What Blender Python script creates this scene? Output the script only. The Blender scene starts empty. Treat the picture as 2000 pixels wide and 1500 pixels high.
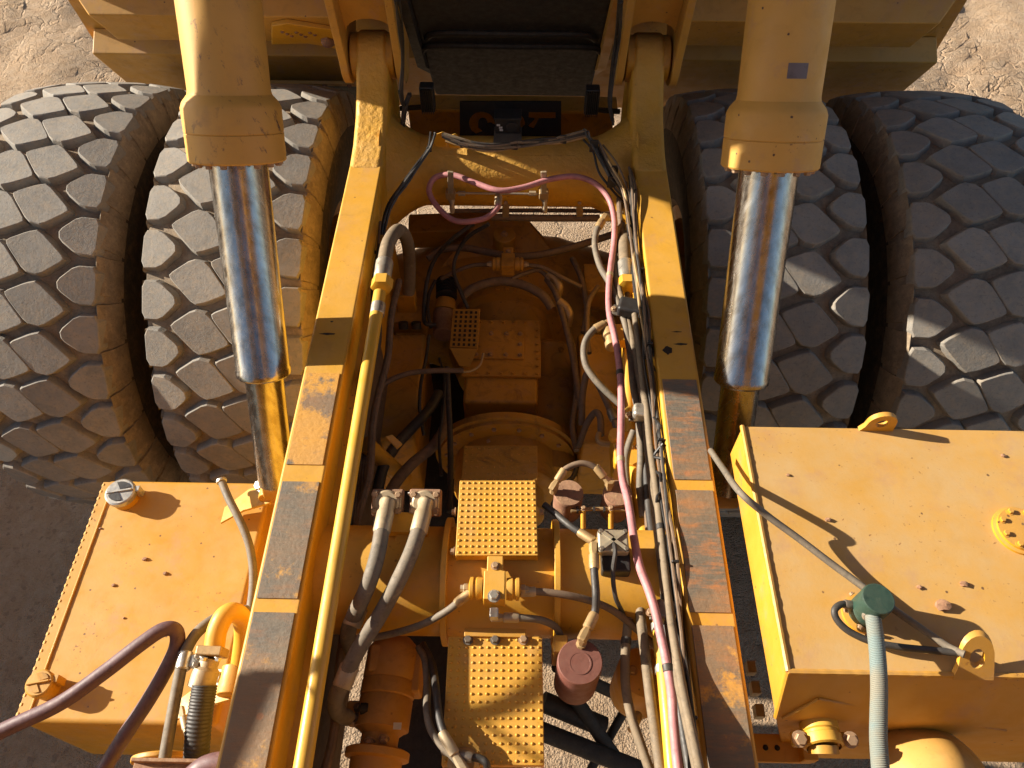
import bpy, bmesh, math, random
from mathutils import Vector, Matrix, noise
V = Vector
R = math.radians
random.seed(7)
scene = bpy.context.scene
COL = scene.collection

# ---------------------------------------------------------------- camera, sky, sun, exposure
PITCH, YAW, F = 54.0, 1.08, 1500.0
CAM = V((0.08, 0.0, 5.12))
cam_d = bpy.data.cameras.new('camera')
cam = bpy.data.objects.new('camera', cam_d)
COL.objects.link(cam)
cam_d.sensor_width = 36.0
cam_d.lens = F / 2000.0 * 36.0
cam_d.clip_end = 2000.0
cam.location = CAM
cam.rotation_euler = (R(90 - PITCH), 0, R(YAW))
scene.camera = cam

SUN_EL = 22.0
SUN_DIR = V((1.0, -0.20, 0)).normalized() * math.cos(R(SUN_EL)) + V((0, 0, -math.sin(R(SUN_EL))))
world = bpy.data.worlds.new('World')
scene.world = world
world.use_nodes = True
wn = world.node_tree
sky = wn.nodes.new('ShaderNodeTexSky')
sky.sky_type = 'NISHITA'
sky.sun_disc = False
sky.sun_elevation = R(SUN_EL)
sky.sun_rotation = math.atan2(-SUN_DIR.x, -SUN_DIR.y)
bg = wn.nodes['Background']
wn.links.new(sky.outputs[0], bg.inputs[0])
bg.inputs[1].default_value = 0.058
sun_d = bpy.data.lights.new('sun', 'SUN')
sun_d.energy = 5.0
sun_d.angle = R(0.5)
sun_d.color = (1.0, 0.90, 0.75)
sun = bpy.data.objects.new('sun', sun_d)
COL.objects.link(sun)
sun.rotation_euler = SUN_DIR.to_track_quat('-Z', 'Y').to_euler()
sun.location = (-20, 4, 12)
vs = scene.view_settings
vs.view_transform = 'Standard'
vs.look = 'None'
vs.exposure = 1.3
vs.gamma = 1.0
vs.use_curve_mapping = False

# ---------------------------------------------------------------- measuring helpers: a photo pixel seen at a known height / side / depth
_m = Matrix.Rotation(R(YAW), 3, 'Z') @ Matrix.Rotation(R(90 - PITCH), 3, 'X')
def ray(px, py):
    return _m @ V(((px - 1000.0) / F, (750.0 - py) / F, -1.0))
def at(px, py, z):
    d = ray(px, py)
    return CAM + d * ((z - CAM.z) / d.z)
def atX(px, py, x):
    d = ray(px, py)
    return CAM + d * ((x - CAM.x) / d.x)
def atY(px, py, y):
    d = ray(px, py)
    return CAM + d * ((y - CAM.y) / d.y)

# ---------------------------------------------------------------- mesh builder
def frame_of(axis):
    a = axis.normalized()
    up = V((0, 0, 1)) if abs(a.z) < 0.9 else V((0, 1, 0))
    u = a.cross(up).normalized()
    return u, a.cross(u).normalized(), a
def spline(pts, per=8):
    pts = [V(p) for p in pts]
    if len(pts) < 3:
        return pts
    out = []
    n = len(pts)
    for i in range(n - 1):
        p0 = pts[i - 1] if i else pts[0] * 2 - pts[1]
        p1, p2 = pts[i], pts[i + 1]
        p3 = pts[i + 2] if i + 2 < n else pts[-1] * 2 - pts[-2]
        for k in range(per):
            t = k / per
            out.append(0.5 * ((2 * p1) + (p2 - p0) * t + (2 * p0 - 5 * p1 + 4 * p2 - p3) * t * t + (3 * p1 - p0 - 3 * p2 + p3) * t ** 3))
    out.append(pts[-1])
    return out
class B:
    def __init__(s):
        s.v, s.f = [], []
    def add(s, vs, fs):
        o = len(s.v)
        s.v += [V(p) for p in vs]
        s.f += [tuple(i + o for i in f) for f in fs]
        return s
    def prism(s, poly, vec):
        n = len(poly)
        vec = V(vec)
        return s.add([V(p) for p in poly] + [V(p) + vec for p in poly],
                     [tuple(range(n))[::-1], tuple(range(n, 2 * n))] + [(i, (i + 1) % n, n + (i + 1) % n, n + i) for i in range(n)])
    def box(s, c, size, rot=None):
        c = V(c)
        h = [x / 2 for x in size]
        P = []
        for z in (-1, 1):
            for x, y in ((-1, -1), (1, -1), (1, 1), (-1, 1)):
                p = V((x * h[0], y * h[1], z * h[2]))
                P.append(c + (rot @ p if rot else p))
        return s.add(P, [(3, 2, 1, 0), (4, 5, 6, 7), (0, 1, 5, 4), (1, 2, 6, 5), (2, 3, 7, 6), (3, 0, 4, 7)])
    def beam(s, p0, p1, w, h, up=(0, 0, 1)):
        p0, p1 = V(p0), V(p1)
        a = (p1 - p0).normalized()
        u = a.cross(V(up)).normalized()
        n = u.cross(a)
        q = [p0 + u * w / 2 * x + n * h / 2 * y for x, y in ((-1, -1), (1, -1), (1, 1), (-1, 1))]
        return s.prism(q, p1 - p0)
    def cyl(s, p0, p1, r0, r1=None, n=20):
        p0, p1 = V(p0), V(p1)
        return s.lathe(p0, p1 - p0, [(r0, 0), (r0 if r1 is None else r1, (p1 - p0).length)], n)
    def lathe(s, o, axis, prof, n=32, cap0=True, cap1=True):
        o = V(o)
        u, w, a = frame_of(V(axis))
        vs, fs = [], []
        for r, h in prof:
            for k in range(n):
                t = 2 * math.pi * k / n
                vs.append(o + a * h + (u * math.cos(t) + w * math.sin(t)) * r)
        for i in range(len(prof) - 1):
            for k in range(n):
                fs.append((i * n + k, i * n + (k + 1) % n, (i + 1) * n + (k + 1) % n, (i + 1) * n + k))
        if cap0:
            fs.append(tuple(range(n))[::-1])
        if cap1:
            fs.append(tuple(range((len(prof) - 1) * n, len(prof) * n)))
        return s.add(vs, fs)
    def tube(s, pts, r, n=12, per=8, rfun=None, raw=False):
        P = [V(p) for p in pts] if raw else spline(pts, per)
        m = len(P)
        vs, fs = [], []
        u = None
        for i, p in enumerate(P):
            t = (P[min(i + 1, m - 1)] - P[max(i - 1, 0)]).normalized()
            if u is None:
                u = frame_of(t)[0]
            u = (u - t * u.dot(t)).normalized()
            w = t.cross(u)
            rr = rfun(i / (m - 1)) if rfun else r
            for k in range(n):
                a = 2 * math.pi * k / n
                vs.append(p + (u * math.cos(a) + w * math.sin(a)) * rr)
        for i in range(m - 1):
            for k in range(n):
                fs.append((i * n + k, i * n + (k + 1) % n, (i + 1) * n + (k + 1) % n, (i + 1) * n + k))
        fs.append(tuple(range(n))[::-1])
        fs.append(tuple(range((m - 1) * n, m * n)))
        return s.add(vs, fs)
    def blob(s, c, r, seed=0, n=2, jag=0.3):
        bm = bmesh.new()
        bmesh.ops.create_icosphere(bm, subdivisions=n, radius=1)
        bm.verts.ensure_lookup_table()
        c = V(c)
        vs = []
        for v in bm.verts:
            k = 1 + jag * noise.noise(v.co * 1.7 + V((seed * 3.1, seed, 0)))
            vs.append(c + V((v.co.x * r[0], v.co.y * r[1], v.co.z * r[2])) * k)
        fs = [tuple(v.index for v in f.verts) for f in bm.faces]
        bm.free()
        return s.add(vs, fs)

ORG = {}
def mesh_of(name, b, org, mat, sharp=35, recalc=True):
    me = bpy.data.meshes.new(name)
    me.from_pydata([tuple(v - org) for v in b.v], [], b.f)
    if recalc:
        bm = bmesh.new()
        bm.from_mesh(me)
        bmesh.ops.recalc_face_normals(bm, faces=bm.faces)
        bm.to_mesh(me)
        bm.free()
    me.shade_smooth()
    if sharp:
        me.set_sharp_from_angle(angle=R(sharp))
    me.materials.append(mat)
    return me
def bevel(o, w, seg=2):
    md = o.modifiers.new('edge', 'BEVEL')
    md.width = w
    md.segments = seg
    md.limit_method = 'ANGLE'
    md.angle_limit = R(40)
    return o
def thing(name, label, cat, loc, group=None, kind=None):
    o = bpy.data.objects.new(name, None)
    o.empty_display_size = 0.1
    COL.objects.link(o)
    o.location = V(loc)
    ORG[o.name] = V(loc)
    o['label'], o['category'] = label, cat
    if group:
        o['group'] = group
    return o
def part(name, b, mat, parent, bev=0, label=None, kind=None, sharp=35):
    org = ORG[parent.name]
    me = mesh_of(name, b, org, mat, 0 if bev else sharp)
    o = bpy.data.objects.new(name, me)
    COL.objects.link(o)
    o.parent = parent
    ORG[o.name] = org
    if bev:
        bevel(o, bev).modifiers[0].harden_normals = True
    if label:
        o['label'] = label
    if kind:
        o['kind'] = kind
    return o
def solo(name, b, mat, label, cat, group=None, bev=0, sharp=35, kind=None):
    org = V((sum(v.x for v in b.v), sum(v.y for v in b.v), 0)) / len(b.v)
    org.z = min(v.z for v in b.v)
    me = mesh_of(name, b, org, mat, 0 if bev else sharp)
    o = bpy.data.objects.new(name, me)
    COL.objects.link(o)
    o.location = org
    ORG[o.name] = org
    if label:
        o['label'], o['category'] = label, cat
    if group:
        o['group'] = group
    if kind:
        o['kind'] = kind
    if bev:
        bevel(o, bev).modifiers[0].harden_normals = True
    return o
_boltmesh = {}
def bolt(parent, p, nrm, r, mat, name='bolt', h=None):
    """A hexagon bolt head with washer; alike bolts share one mesh."""
    h = h or r * 1.1
    key = (round(r, 4), round(h, 4), mat.name)
    if key not in _boltmesh:
        b = B()
        b.lathe((0, 0, 0), (0, 0, 1), [(r * 1.35, 0), (r * 1.35, h * 0.22)], 14)
        b.lathe((0, 0, h * 0.22), (0, 0, 1), [(r, 0), (r, h * 0.7), (r * 0.85, h * 0.85)], 6)
        _boltmesh[key] = mesh_of(name, b, V((0, 0, 0)), mat)
    o = bpy.data.objects.new(name, _boltmesh[key])
    COL.objects.link(o)
    o.parent = parent
    o.location = V(p) - ORG[parent.name]
    o.rotation_euler = V(nrm).to_track_quat('Z', 'Y').to_euler()
    return o

# ---------------------------------------------------------------- materials
class N:
    def __init__(s, name):
        s.m = bpy.data.materials.new(name)
        s.m.use_nodes = True
        s.t = s.m.node_tree
        s.b = s.t.nodes['Principled BSDF']
        s.pos = s.t.nodes.new('ShaderNodeNewGeometry')
    def n(s, k, **kw):
        o = s.t.nodes.new(k)
        for a, b in kw.items():
            setattr(o, a, b)
        return o
    def link(s, a, b):
        s.t.links.new(a, b)
    def coords(s, scale=(1, 1, 1), obj=False):
        mp = s.n('ShaderNodeMapping')
        mp.inputs['Scale'].default_value = scale
        if obj:
            tc = s.n('ShaderNodeTexCoord')
            s.link(tc.outputs['Object'], mp.inputs[0])
        else:
            s.link(s.pos.outputs['Position'], mp.inputs[0])
        return mp.outputs[0]
    def noise(s, scale, detail=5, rough=0.6, vec=None, dist=0.0):
        t = s.n('ShaderNodeTexNoise')
        t.inputs['Scale'].default_value = scale
        t.inputs['Detail'].default_value = detail
        t.inputs['Roughness'].default_value = rough
        t.inputs['Distortion'].default_value = dist
        s.link(vec or s.pos.outputs['Position'], t.inputs['Vector'])
        return t.outputs['Fac']
    def voro(s, scale, feature='F1', vec=None, out='Distance'):
        t = s.n('ShaderNodeTexVoronoi', feature=feature)
        t.inputs['Scale'].default_value = scale
        s.link(vec or s.pos.outputs['Position'], t.inputs['Vector'])
        return t.outputs[out]
    def ramp(s, fac, a, b, ca=0.0, cb=1.0):
        mr = s.n('ShaderNodeMapRange')
        mr.inputs[1].default_value, mr.inputs[2].default_value = a, b
        mr.inputs[3].default_value, mr.inputs[4].default_value = ca, cb
        s.link(fac, mr.inputs[0])
        return mr.outputs[0]
    def math(s, op, a, b=None):
        m = s.n('ShaderNodeMath', operation=op)
        for i, x in enumerate((a, b)):
            if x is None:
                continue
            if isinstance(x, (int, float)):
                m.inputs[i].default_value = x
            else:
                s.link(x, m.inputs[i])
        return m.outputs[0]
    def mix(s, fac, a, b, mode='MIX'):
        m = s.n('ShaderNodeMix', data_type='RGBA', blend_type=mode)
        for i, x in ((0, fac), (6, a), (7, b)):
            if isinstance(x, (int, float)):
                m.inputs[i].default_value = x
            elif isinstance(x, tuple):
                m.inputs[i].default_value = (*x, 1)
            else:
                s.link(x, m.inputs[i])
        return m.outputs[2]
    def up(s, lo=0.2, hi=0.9):
        x = s.n('ShaderNodeSeparateXYZ')
        s.link(s.pos.outputs['Normal'], x.inputs[0])
        return s.ramp(x.outputs['Z'], lo, hi)
    def bump(s, h, strength=0.3, dist=0.01):
        bp = s.n('ShaderNodeBump')
        bp.inputs['Strength'].default_value = strength
        bp.inputs['Distance'].default_value = dist
        s.link(h, bp.inputs['Height'])
        s.link(bp.outputs[0], s.b.inputs['Normal'])
    def col(s, c):
        if isinstance(c, tuple):
            s.b.inputs['Base Color'].default_value = (*c, 1)
        else:
            s.link(c, s.b.inputs['Base Color'])
    def set(s, rough=None, metal=None, spec=None):
        for k, x in (('Roughness', rough), ('Metallic', metal), ('Specular IOR Level', spec)):
            if x is None:
                continue
            if isinstance(x, (int, float)):
                s.b.inputs[k].default_value = x
            else:
                s.link(x, s.b.inputs[k])

DUST = (0.50, 0.345, 0.17)
RUST = (0.16, 0.055, 0.025)
def paint(name, base, dust=0.45, grime=0.25, chips=0.5, rough=0.42, bump=0.05, bscale=90.0):
    m = N(name)
    big = m.noise(2.3, 5)
    c = m.mix(m.ramp(big, 0.3, 0.75), base, tuple(x * 0.80 for x in base))
    d = m.math('MULTIPLY', m.up(0.1, 0.95), m.ramp(m.noise(5.0, 7, 0.65), 0.30, 0.70, 0.25, 1.0))
    d = m.math('MULTIPLY', d, dust)
    c = m.mix(d, c, DUST)
    c = m.mix(m.math('MULTIPLY', m.ramp(m.noise(11.0, 6, 0.7, dist=1.0), 0.52, 0.78), grime), c, (0.13, 0.07, 0.03))
    if chips:
        big2 = m.ramp(m.noise(3.1, 3), 0.50, 0.62)
        ch = m.math('MULTIPLY', m.ramp(m.noise(55.0, 5, 0.65), 0.63, 0.67), big2)
        c = m.mix(m.math('MULTIPLY', ch, chips), c, RUST)
    if chips:
        vv = m.voro(26.0, 'F1')
        vr = m.n('ShaderNodeSeparateColor')
        m.link(m.voro(26.0, 'F1', out='Color'), vr.inputs[0])
        sp = m.math('MULTIPLY', m.ramp(m.math('ADD', vv, m.math('MULTIPLY', m.noise(150, 3), 0.12)), 0.16, 0.20, 1, 0), m.ramp(vr.outputs[0], 0.86, 0.87))
        c = m.mix(m.math('MULTIPLY', sp, min(1.0, chips * 1.2)), c, (0.10, 0.05, 0.03))
        bl = m.math('MULTIPLY', m.ramp(m.noise(6.5, 6, 0.7), 0.54, 0.70), 0.6 * chips)
        c = m.mix(bl, c, (0.40, 0.23, 0.15))
    m.col(c)
    m.set(rough=m.ramp(m.noise(14, 5), 0.3, 0.7, rough - 0.08, rough + 0.22), spec=0.4)
    m.bump(m.noise(bscale, 4), bump, 0.01)
    return m.m
M = {}
M['yellow'] = paint('yellow_paint', (0.65, 0.325, 0.018), 0.34, 0.22)
M['tank'] = paint('tank_yellow_paint', (0.58, 0.275, 0.016), 0.42, 0.12, 0.7)
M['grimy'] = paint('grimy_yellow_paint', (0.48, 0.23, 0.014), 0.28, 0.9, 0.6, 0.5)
M['cast'] = paint('rough_cast_yellow', (0.62, 0.32, 0.025), 0.40, 0.2, 0.2, 0.5, 0.9, 26.0)
M['bed'] = paint('faded_bed_yellow', (0.54, 0.285, 0.05), 0.45, 0.35, 0.8, 0.5)
M['pump'] = paint('dusty_pump_yellow', (0.56, 0.26, 0.03), 0.55, 0.5, 0.4, 0.55)
M['tank_dusty'] = paint('dusty_tank_yellow', (0.60, 0.30, 0.03), 0.85, 0.08, 0.7, 0.5)
M['pipe'] = paint('bright_pipe_yellow', (0.68, 0.375, 0.03), 0.3, 0.1, 0.1, 0.35)
M['barrel'] = paint('barrel_yellow_paint', (0.62, 0.345, 0.075), 0.2, 0.15, 1.0, 0.5)

def scuffed():
    m = N('scuffed_barrel_paint')
    c = m.mix(m.ramp(m.noise(2.3, 5), 0.3, 0.75), (0.62, 0.345, 0.075), (0.52, 0.29, 0.07))
    a = m.noise(5, 6, 0.75, m.coords((7, 7, 1.2)))
    b = m.ramp(m.noise(2.2, 3), 0.45, 0.6)
    c = m.mix(m.math('MULTIPLY', m.ramp(a, 0.585, 0.64), b), c, (0.10, 0.052, 0.05))
    c = m.mix(m.math('MULTIPLY', m.ramp(m.noise(7, 5, 0.7), 0.55, 0.75), 0.4), c, (0.33, 0.19, 0.08))
    m.col(c)
    m.set(rough=0.5, spec=0.4)
    m.bump(a, 0.15, 0.004)
    return m.m
M['scuffed'] = scuffed()

def simple(name, base, rough=0.6, metal=0.0, dust=0.3, var=0.25, bump=0.15, bscale=60, dustcol=DUST):
    m = N(name)
    c = m.mix(m.ramp(m.noise(9, 6), 0.3, 0.7), base, tuple(x * (1 - var) for x in base))
    if dust:
        d = m.math('MULTIPLY', m.up(-0.3, 0.9), m.ramp(m.noise(16, 6, 0.7), 0.3, 0.7, 0.2, 1.0))
        c = m.mix(m.math('MULTIPLY', d, dust), c, dustcol)
    c = m.mix(m.math('MULTIPLY', m.ramp(m.noise(38, 6, 0.7), 0.54, 0.68), 0.55), c, tuple(x * 0.45 for x in base))
    if dust:
        c = m.mix(m.math('MULTIPLY', m.ramp(m.noise(24, 7, 0.75, dist=0.6), 0.56, 0.70), min(1, dust * 1.2)), c, dustcol)
    m.col(c)
    m.set(rough=m.ramp(m.noise(30, 4), 0.3, 0.7, max(rough - 0.1, 0.05), min(rough + 0.12, 1)), metal=metal)
    m.bump(m.noise(bscale, 4), bump, 0.004)
    return m.m
M['hose_grey'] = simple('dusty_grey_hose_rubber', (0.12, 0.105, 0.085), 0.7, 0, 0.6, dustcol=(0.29, 0.225, 0.15))
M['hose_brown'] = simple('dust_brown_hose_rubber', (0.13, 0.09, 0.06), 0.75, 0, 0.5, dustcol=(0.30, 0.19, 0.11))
M['hose_black'] = simple('black_hose_rubber', (0.028, 0.027, 0.027), 0.55, 0, 0.18, dustcol=(0.2, 0.16, 0.12))
M['hose_tan'] = simple('tan_dust_hose_rubber', (0.155, 0.12, 0.08), 0.75, 0, 0.6, dustcol=(0.30, 0.22, 0.135))
M['pink'] = simple('faded_pink_hose_rubber', (0.52, 0.20, 0.22), 0.6, 0, 0.25, 0.45, dustcol=(0.55, 0.36, 0.30))
M['purple'] = simple('dusty_purple_hose_rubber', (0.115, 0.055, 0.068), 0.55, 0, 0.35, dustcol=(0.24, 0.15, 0.13))
M['ferrule'] = simple('dusty_plated_ferrule', (0.44, 0.36, 0.245), 0.5, 0.3, 0.4)
M['zinc'] = simple('zinc_plated_steel', (0.62, 0.60, 0.54), 0.35, 0.7, 0.25)
M['fitting'] = simple('dusty_brass_fitting', (0.42, 0.28, 0.13), 0.5, 0.4, 0.4)
M['steel'] = simple('dull_steel', (0.22, 0.20, 0.18), 0.45, 0.6, 0.25)
M['bolt'] = simple('rusty_bolt_steel', (0.40, 0.26, 0.16), 0.6, 0.3, 0.3)
M['black'] = simple('matt_black_plastic', (0.016, 0.016, 0.017), 0.5, 0, 0.12, dustcol=(0.12, 0.09, 0.07))
M['soot'] = simple('soot_black_steel', (0.012, 0.011, 0.011), 0.7, 0, 0.05)
M['maroon'] = simple('faded_maroon_filter_paint', (0.165, 0.055, 0.040), 0.6, 0, 0.25, 0.2, dustcol=(0.25, 0.14, 0.095))
M['rust'] = simple('rust_brown_steel', (0.27, 0.13, 0.085), 0.8, 0, 0.4, 0.5, 0.5)
M['green'] = simple('dark_green_breather_paint', (0.022, 0.058, 0.043), 0.45, 0, 0.15, dustcol=(0.2, 0.2, 0.13))
M['alu'] = simple('cast_aluminium', (0.50, 0.46, 0.36), 0.5, 0.5, 0.4)
M['decal'] = simple('faded_grey_decal', (0.16, 0.13, 0.14), 0.5, 0, 0)
M['white'] = simple('white_sticker', (0.7, 0.7, 0.7), 0.5, 0, 0.1)
M['stone'] = simple('red_brown_stone', (0.34, 0.17, 0.10), 0.9, 0, 0.2, 0.5, 0.6)
M['warm_black'] = simple('mud_flap_rubber', (0.02, 0.02, 0.022), 0.7, 0, 0.1)

def chrome():
    m = N('hard_chrome')
    m.col(m.mix(m.ramp(m.noise(3, 4, 0.6, m.coords((9, 9, 0.6))), 0.4, 0.75), (0.43, 0.41, 0.385), (0.24, 0.20, 0.16)))
    m.set(rough=m.ramp(m.noise(4, 5, 0.6, m.coords((12, 12, 0.8))), 0.3, 0.75, 0.18, 0.34), metal=1.0)
    return m.m
M['chrome'] = chrome()

def braid():
    m = N('pale_blue_braided_hose')
    t = m.n('ShaderNodeTexWave', wave_type='BANDS', bands_direction='Y')
    t.inputs['Scale'].default_value = 60
    m.link(m.coords((1, 1, 1)), t.inputs['Vector'])
    c = m.mix(m.ramp(m.noise(7, 4), 0.42, 0.62), (0.255, 0.245, 0.195), (0.19, 0.255, 0.255))
    c = m.mix(m.math('MULTIPLY', t.outputs['Fac'], 0.25), c, (0.10, 0.11, 0.10))
    m.col(c)
    m.set(rough=0.75)
    m.bump(t.outputs['Fac'], 0.6, 0.006)
    return m.m
M['braid'] = braid()

def tread(name, top, low, dustc):
    """Rubber: worn grey faces, tan dust lying in pockets."""
    m = N(name)
    c = m.mix(m.ramp(m.noise(6, 6, 0.65), 0.3, 0.72), top, low)
    c = m.mix(m.math('MULTIPLY', m.ramp(m.noise(22, 7, 0.75), 0.45, 0.68), 0.7), c, dustc)
    c = m.mix(m.math('MULTIPLY', m.ramp(m.noise(70, 4, 0.7), 0.56, 0.68), 0.45), c, tuple(x * 0.5 for x in low))
    sc = m.noise(4, 4, 0.6, m.coords((3, 40, 40)))
    c = m.mix(m.math('MULTIPLY', m.ramp(sc, 0.62, 0.72), 0.35), c, (0.05, 0.045, 0.04))
    oi = m.n('ShaderNodeObjectInfo')
    c = m.mix(m.ramp(oi.outputs['Random'], 0, 1, 0.0, 0.28), c, tuple(x * 0.55 for x in low))
    m.col(c)
    m.set(rough=0.85, spec=0.25)
    h = m.math('ADD', m.noise(60, 6, 0.75), m.math('MULTIPLY', m.noise(18, 4), 0.6))
    m.bump(h, 0.4, 0.006)
    return m.m
M['tread'] = tread('worn_tread_rubber', (0.295, 0.275, 0.245), (0.20, 0.186, 0.166), (0.36, 0.29, 0.21))
M['casing'] = tread('dusty_tyre_casing_rubber', (0.30, 0.235, 0.165), (0.17, 0.13, 0.095), (0.42, 0.32, 0.21))
M['sidewall'] = tread('dark_sidewall_rubber', (0.075, 0.062, 0.05), (0.045, 0.038, 0.033), (0.20, 0.135, 0.075))

def pad(name, yellow, rusty, seed):
    m = N(name)
    v = m.coords((1, 1, 1))
    st = m.noise(30, 6, 0.7, m.coords((0.5, 5, 1)))
    c = m.mix(m.ramp(st, 0.30, 0.70), (0.115, 0.10, 0.08), (0.175, 0.148, 0.112))
    c = m.mix(m.ramp(m.noise(4.3, 5, 0.6), 0.45, 0.62), c, (0.22, 0.135, 0.075))
    if rusty:
        c = m.mix(m.math('MULTIPLY', m.ramp(m.math('ADD', m.noise(9, 6, 0.7, m.coords((1, 3, 1))), m.math('MULTIPLY', st, 0.3)), 0.62, 0.86), rusty * 0.9), c, (0.42, 0.16, 0.045))
    if yellow:
        mp = m.n('ShaderNodeMapping')
        mp.inputs['Location'].default_value = (seed * 1.7, seed * 0.9, 0)
        m.link(v, mp.inputs[0])
        y = m.math('ADD', m.noise(4.5, 3, 0.5, mp.outputs[0]), m.math('MULTIPLY', m.noise(45, 5, 0.7), 0.30))
        c = m.mix(m.ramp(y, 0.745 - yellow * 0.2, 0.815 - yellow * 0.2), c, (0.55, 0.275, 0.05))
    rs = m.voro(8.5, 'F1')
    c = m.mix(m.ramp(rs, 0.07, 0.11, 0.8, 0.0), c, (0.36, 0.14, 0.06))
    c = m.mix(m.math('MULTIPLY', m.ramp(m.noise(2.1, 4, 0.6), 0.42, 0.66), 0.55), c, (0.30, 0.20, 0.11))
    c = m.mix(m.math('MULTIPLY', m.ramp(m.noise(8, 6, 0.7), 0.56, 0.72), 0.5), c, (0.10, 0.115, 0.12))
    m.col(c)
    m.set(rough=m.ramp(st, 0.3, 0.7, 0.45, 0.8), spec=0.4)
    m.bump(m.math('ADD', st, m.noise(60, 4)), 0.35, 0.006)
    return m.m

def dirt():
    m = N('dry_tan_gravelly_dirt')
    c = m.mix(m.ramp(m.noise(0.55, 6, 0.65), 0.35, 0.68), (0.58, 0.405, 0.255), (0.46, 0.315, 0.20))
    c = m.mix(m.ramp(m.noise(7, 8, 0.72), 0.42, 0.70), c, (0.62, 0.47, 0.33))
    st = m.voro(38, 'F1')
    c = m.mix(m.ramp(m.voro(38, 'F1', out='Color'), 0.75, 0.9, 0, 0.6), c, (0.33, 0.23, 0.155))
    m.col(c)
    m.set(rough=0.95, spec=0.15)
    g1 = m.math('MULTIPLY', m.voro(75, 'F1'), -0.9)
    h = m.math('ADD', g1, m.math('MULTIPLY', m.noise(130, 4, 0.7), 0.7))
    h = m.math('ADD', h, m.math('MULTIPLY', st, -0.35))
    h = m.math('ADD', h, m.math('MULTIPLY', m.noise(9, 7, 0.78), 2.0))
    dv = m.n('ShaderNodeVectorMath', operation='ADD')
    nz = m.n('ShaderNodeTexNoise')
    nz.inputs['Scale'].default_value = 2.2
    nz.inputs['Detail'].default_value = 4
    m.link(m.pos.outputs['Position'], nz.inputs['Vector'])
    m.link(m.pos.outputs['Position'], dv.inputs[0])
    m.link(nz.outputs['Color'], dv.inputs[1])
    ck = m.voro(2.6, 'DISTANCE_TO_EDGE', dv.outputs[0])
    lug = m.voro(1.7, 'DISTANCE_TO_EDGE', dv.outputs[0])
    msk = m.ramp(m.noise(0.35, 3), 0.40, 0.55)
    px_ = m.n('ShaderNodeSeparateXYZ')
    m.link(m.pos.outputs['Position'], px_.inputs[0])
    msk = m.math('MULTIPLY', msk, m.ramp(px_.outputs['Y'], 3.5, 5.5))
    cr = m.math('MULTIPLY', m.ramp(ck, 0.0, 0.07, -1.8, 0.0), msk)
    h = m.math('ADD', h, cr)
    h = m.math('ADD', h, m.math('MULTIPLY', m.noise(3.2, 6, 0.7, m.coords((1, 2.4, 1))), 4.0))
    m.bump(h, 1.0, 0.035)
    return m.m
M['dirt'] = dirt()

# ---------------------------------------------------------------- ground and the added shading bank beside the truck
def hills(x, y):
    z = 0.05 * noise.noise(V((x * 0.9, y * 0.9, 1))) + 0.035 * noise.noise(V((x * 2.6, y * 2.6, 3))) + 0.02 * noise.noise(V((x * 6, y * 6, 5)))
    # churned wheel tracks with lug prints
    for cx, w in ((-6.6, 0.9), (-4.4, 0.8), (5.6, 0.9), (8.0, 0.9)):
        d = abs(x - cx - 0.35 * math.sin(y * 0.4)) / w
        if d < 1 and y > 3:
            lug = abs(((y * 3.2 + 1.2 * d * 2) % 1) - 0.5)
            z += -0.05 * (1 - d ** 4) + (0.05 if lug < 0.16 else 0) * (1 - d)
    k = min(1, max(0, (math.hypot(x, y - 2) - 3.0) / 3.0))
    return 1.5 * z * (0.2 + 0.8 * k)
nx, ny, st = 190, 160, 0.14
vs_, fs_ = [], []
xs = [-800, -200, -60, -25] + [-13.3 + i * st for i in range(nx)] + [25, 60, 200, 800]
ys = [-800, -200, -60, -20] + [-4.5 + i * st for i in range(ny)] + [30, 60, 200, 800]
for j, y in enumerate(ys):
    for i, x in enumerate(xs):
        inner = 4 <= i < 4 + nx and 4 <= j < 4 + ny
        vs_.append(V((x, y, hills(x, y) if inner else 0.0)))
W_ = len(xs)
for j in range(len(ys) - 1):
    for i in range(W_ - 1):
        fs_.append((j * W_ + i, j * W_ + i + 1, (j + 1) * W_ + i + 1, (j + 1) * W_ + i))
g = B().add(vs_, fs_)
gm = mesh_of('ground', g, V((0, 0, 0)), M['dirt'], 0, False)
ground = bpy.data.objects.new('ground', gm)
COL.objects.link(ground)
ground['kind'] = 'structure'
# unseen bank added to shade the ground beside the small tank
bk = B()
bv, bf = [], []
for j in range(41):
    y = -9 + j * 0.36
    for i in range(17):
        t = i / 16
        x = -10.5 + t * 5.0
        e = min(1, min(j, 40 - j) / 6)
        z = 2.8 * math.sin(math.pi * t) ** 0.8 * e ** 0.8 + 0.25 * noise.noise(V((x, y, 0))) * math.sin(math.pi * t) - 0.12
        bv.append(V((x, y, z)))
for j in range(40):
    for i in range(16):
        bf.append((j * 17 + i, j * 17 + i + 1, (j + 1) * 17 + i + 1, (j + 1) * 17 + i))
bank = bpy.data.objects.new('earth_bank', mesh_of('earth_bank', bk.add(bv, bf), V((0, 0, 0)), M['dirt'], 0, False))
COL.objects.link(bank)
bank['kind'] = 'structure'

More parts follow.
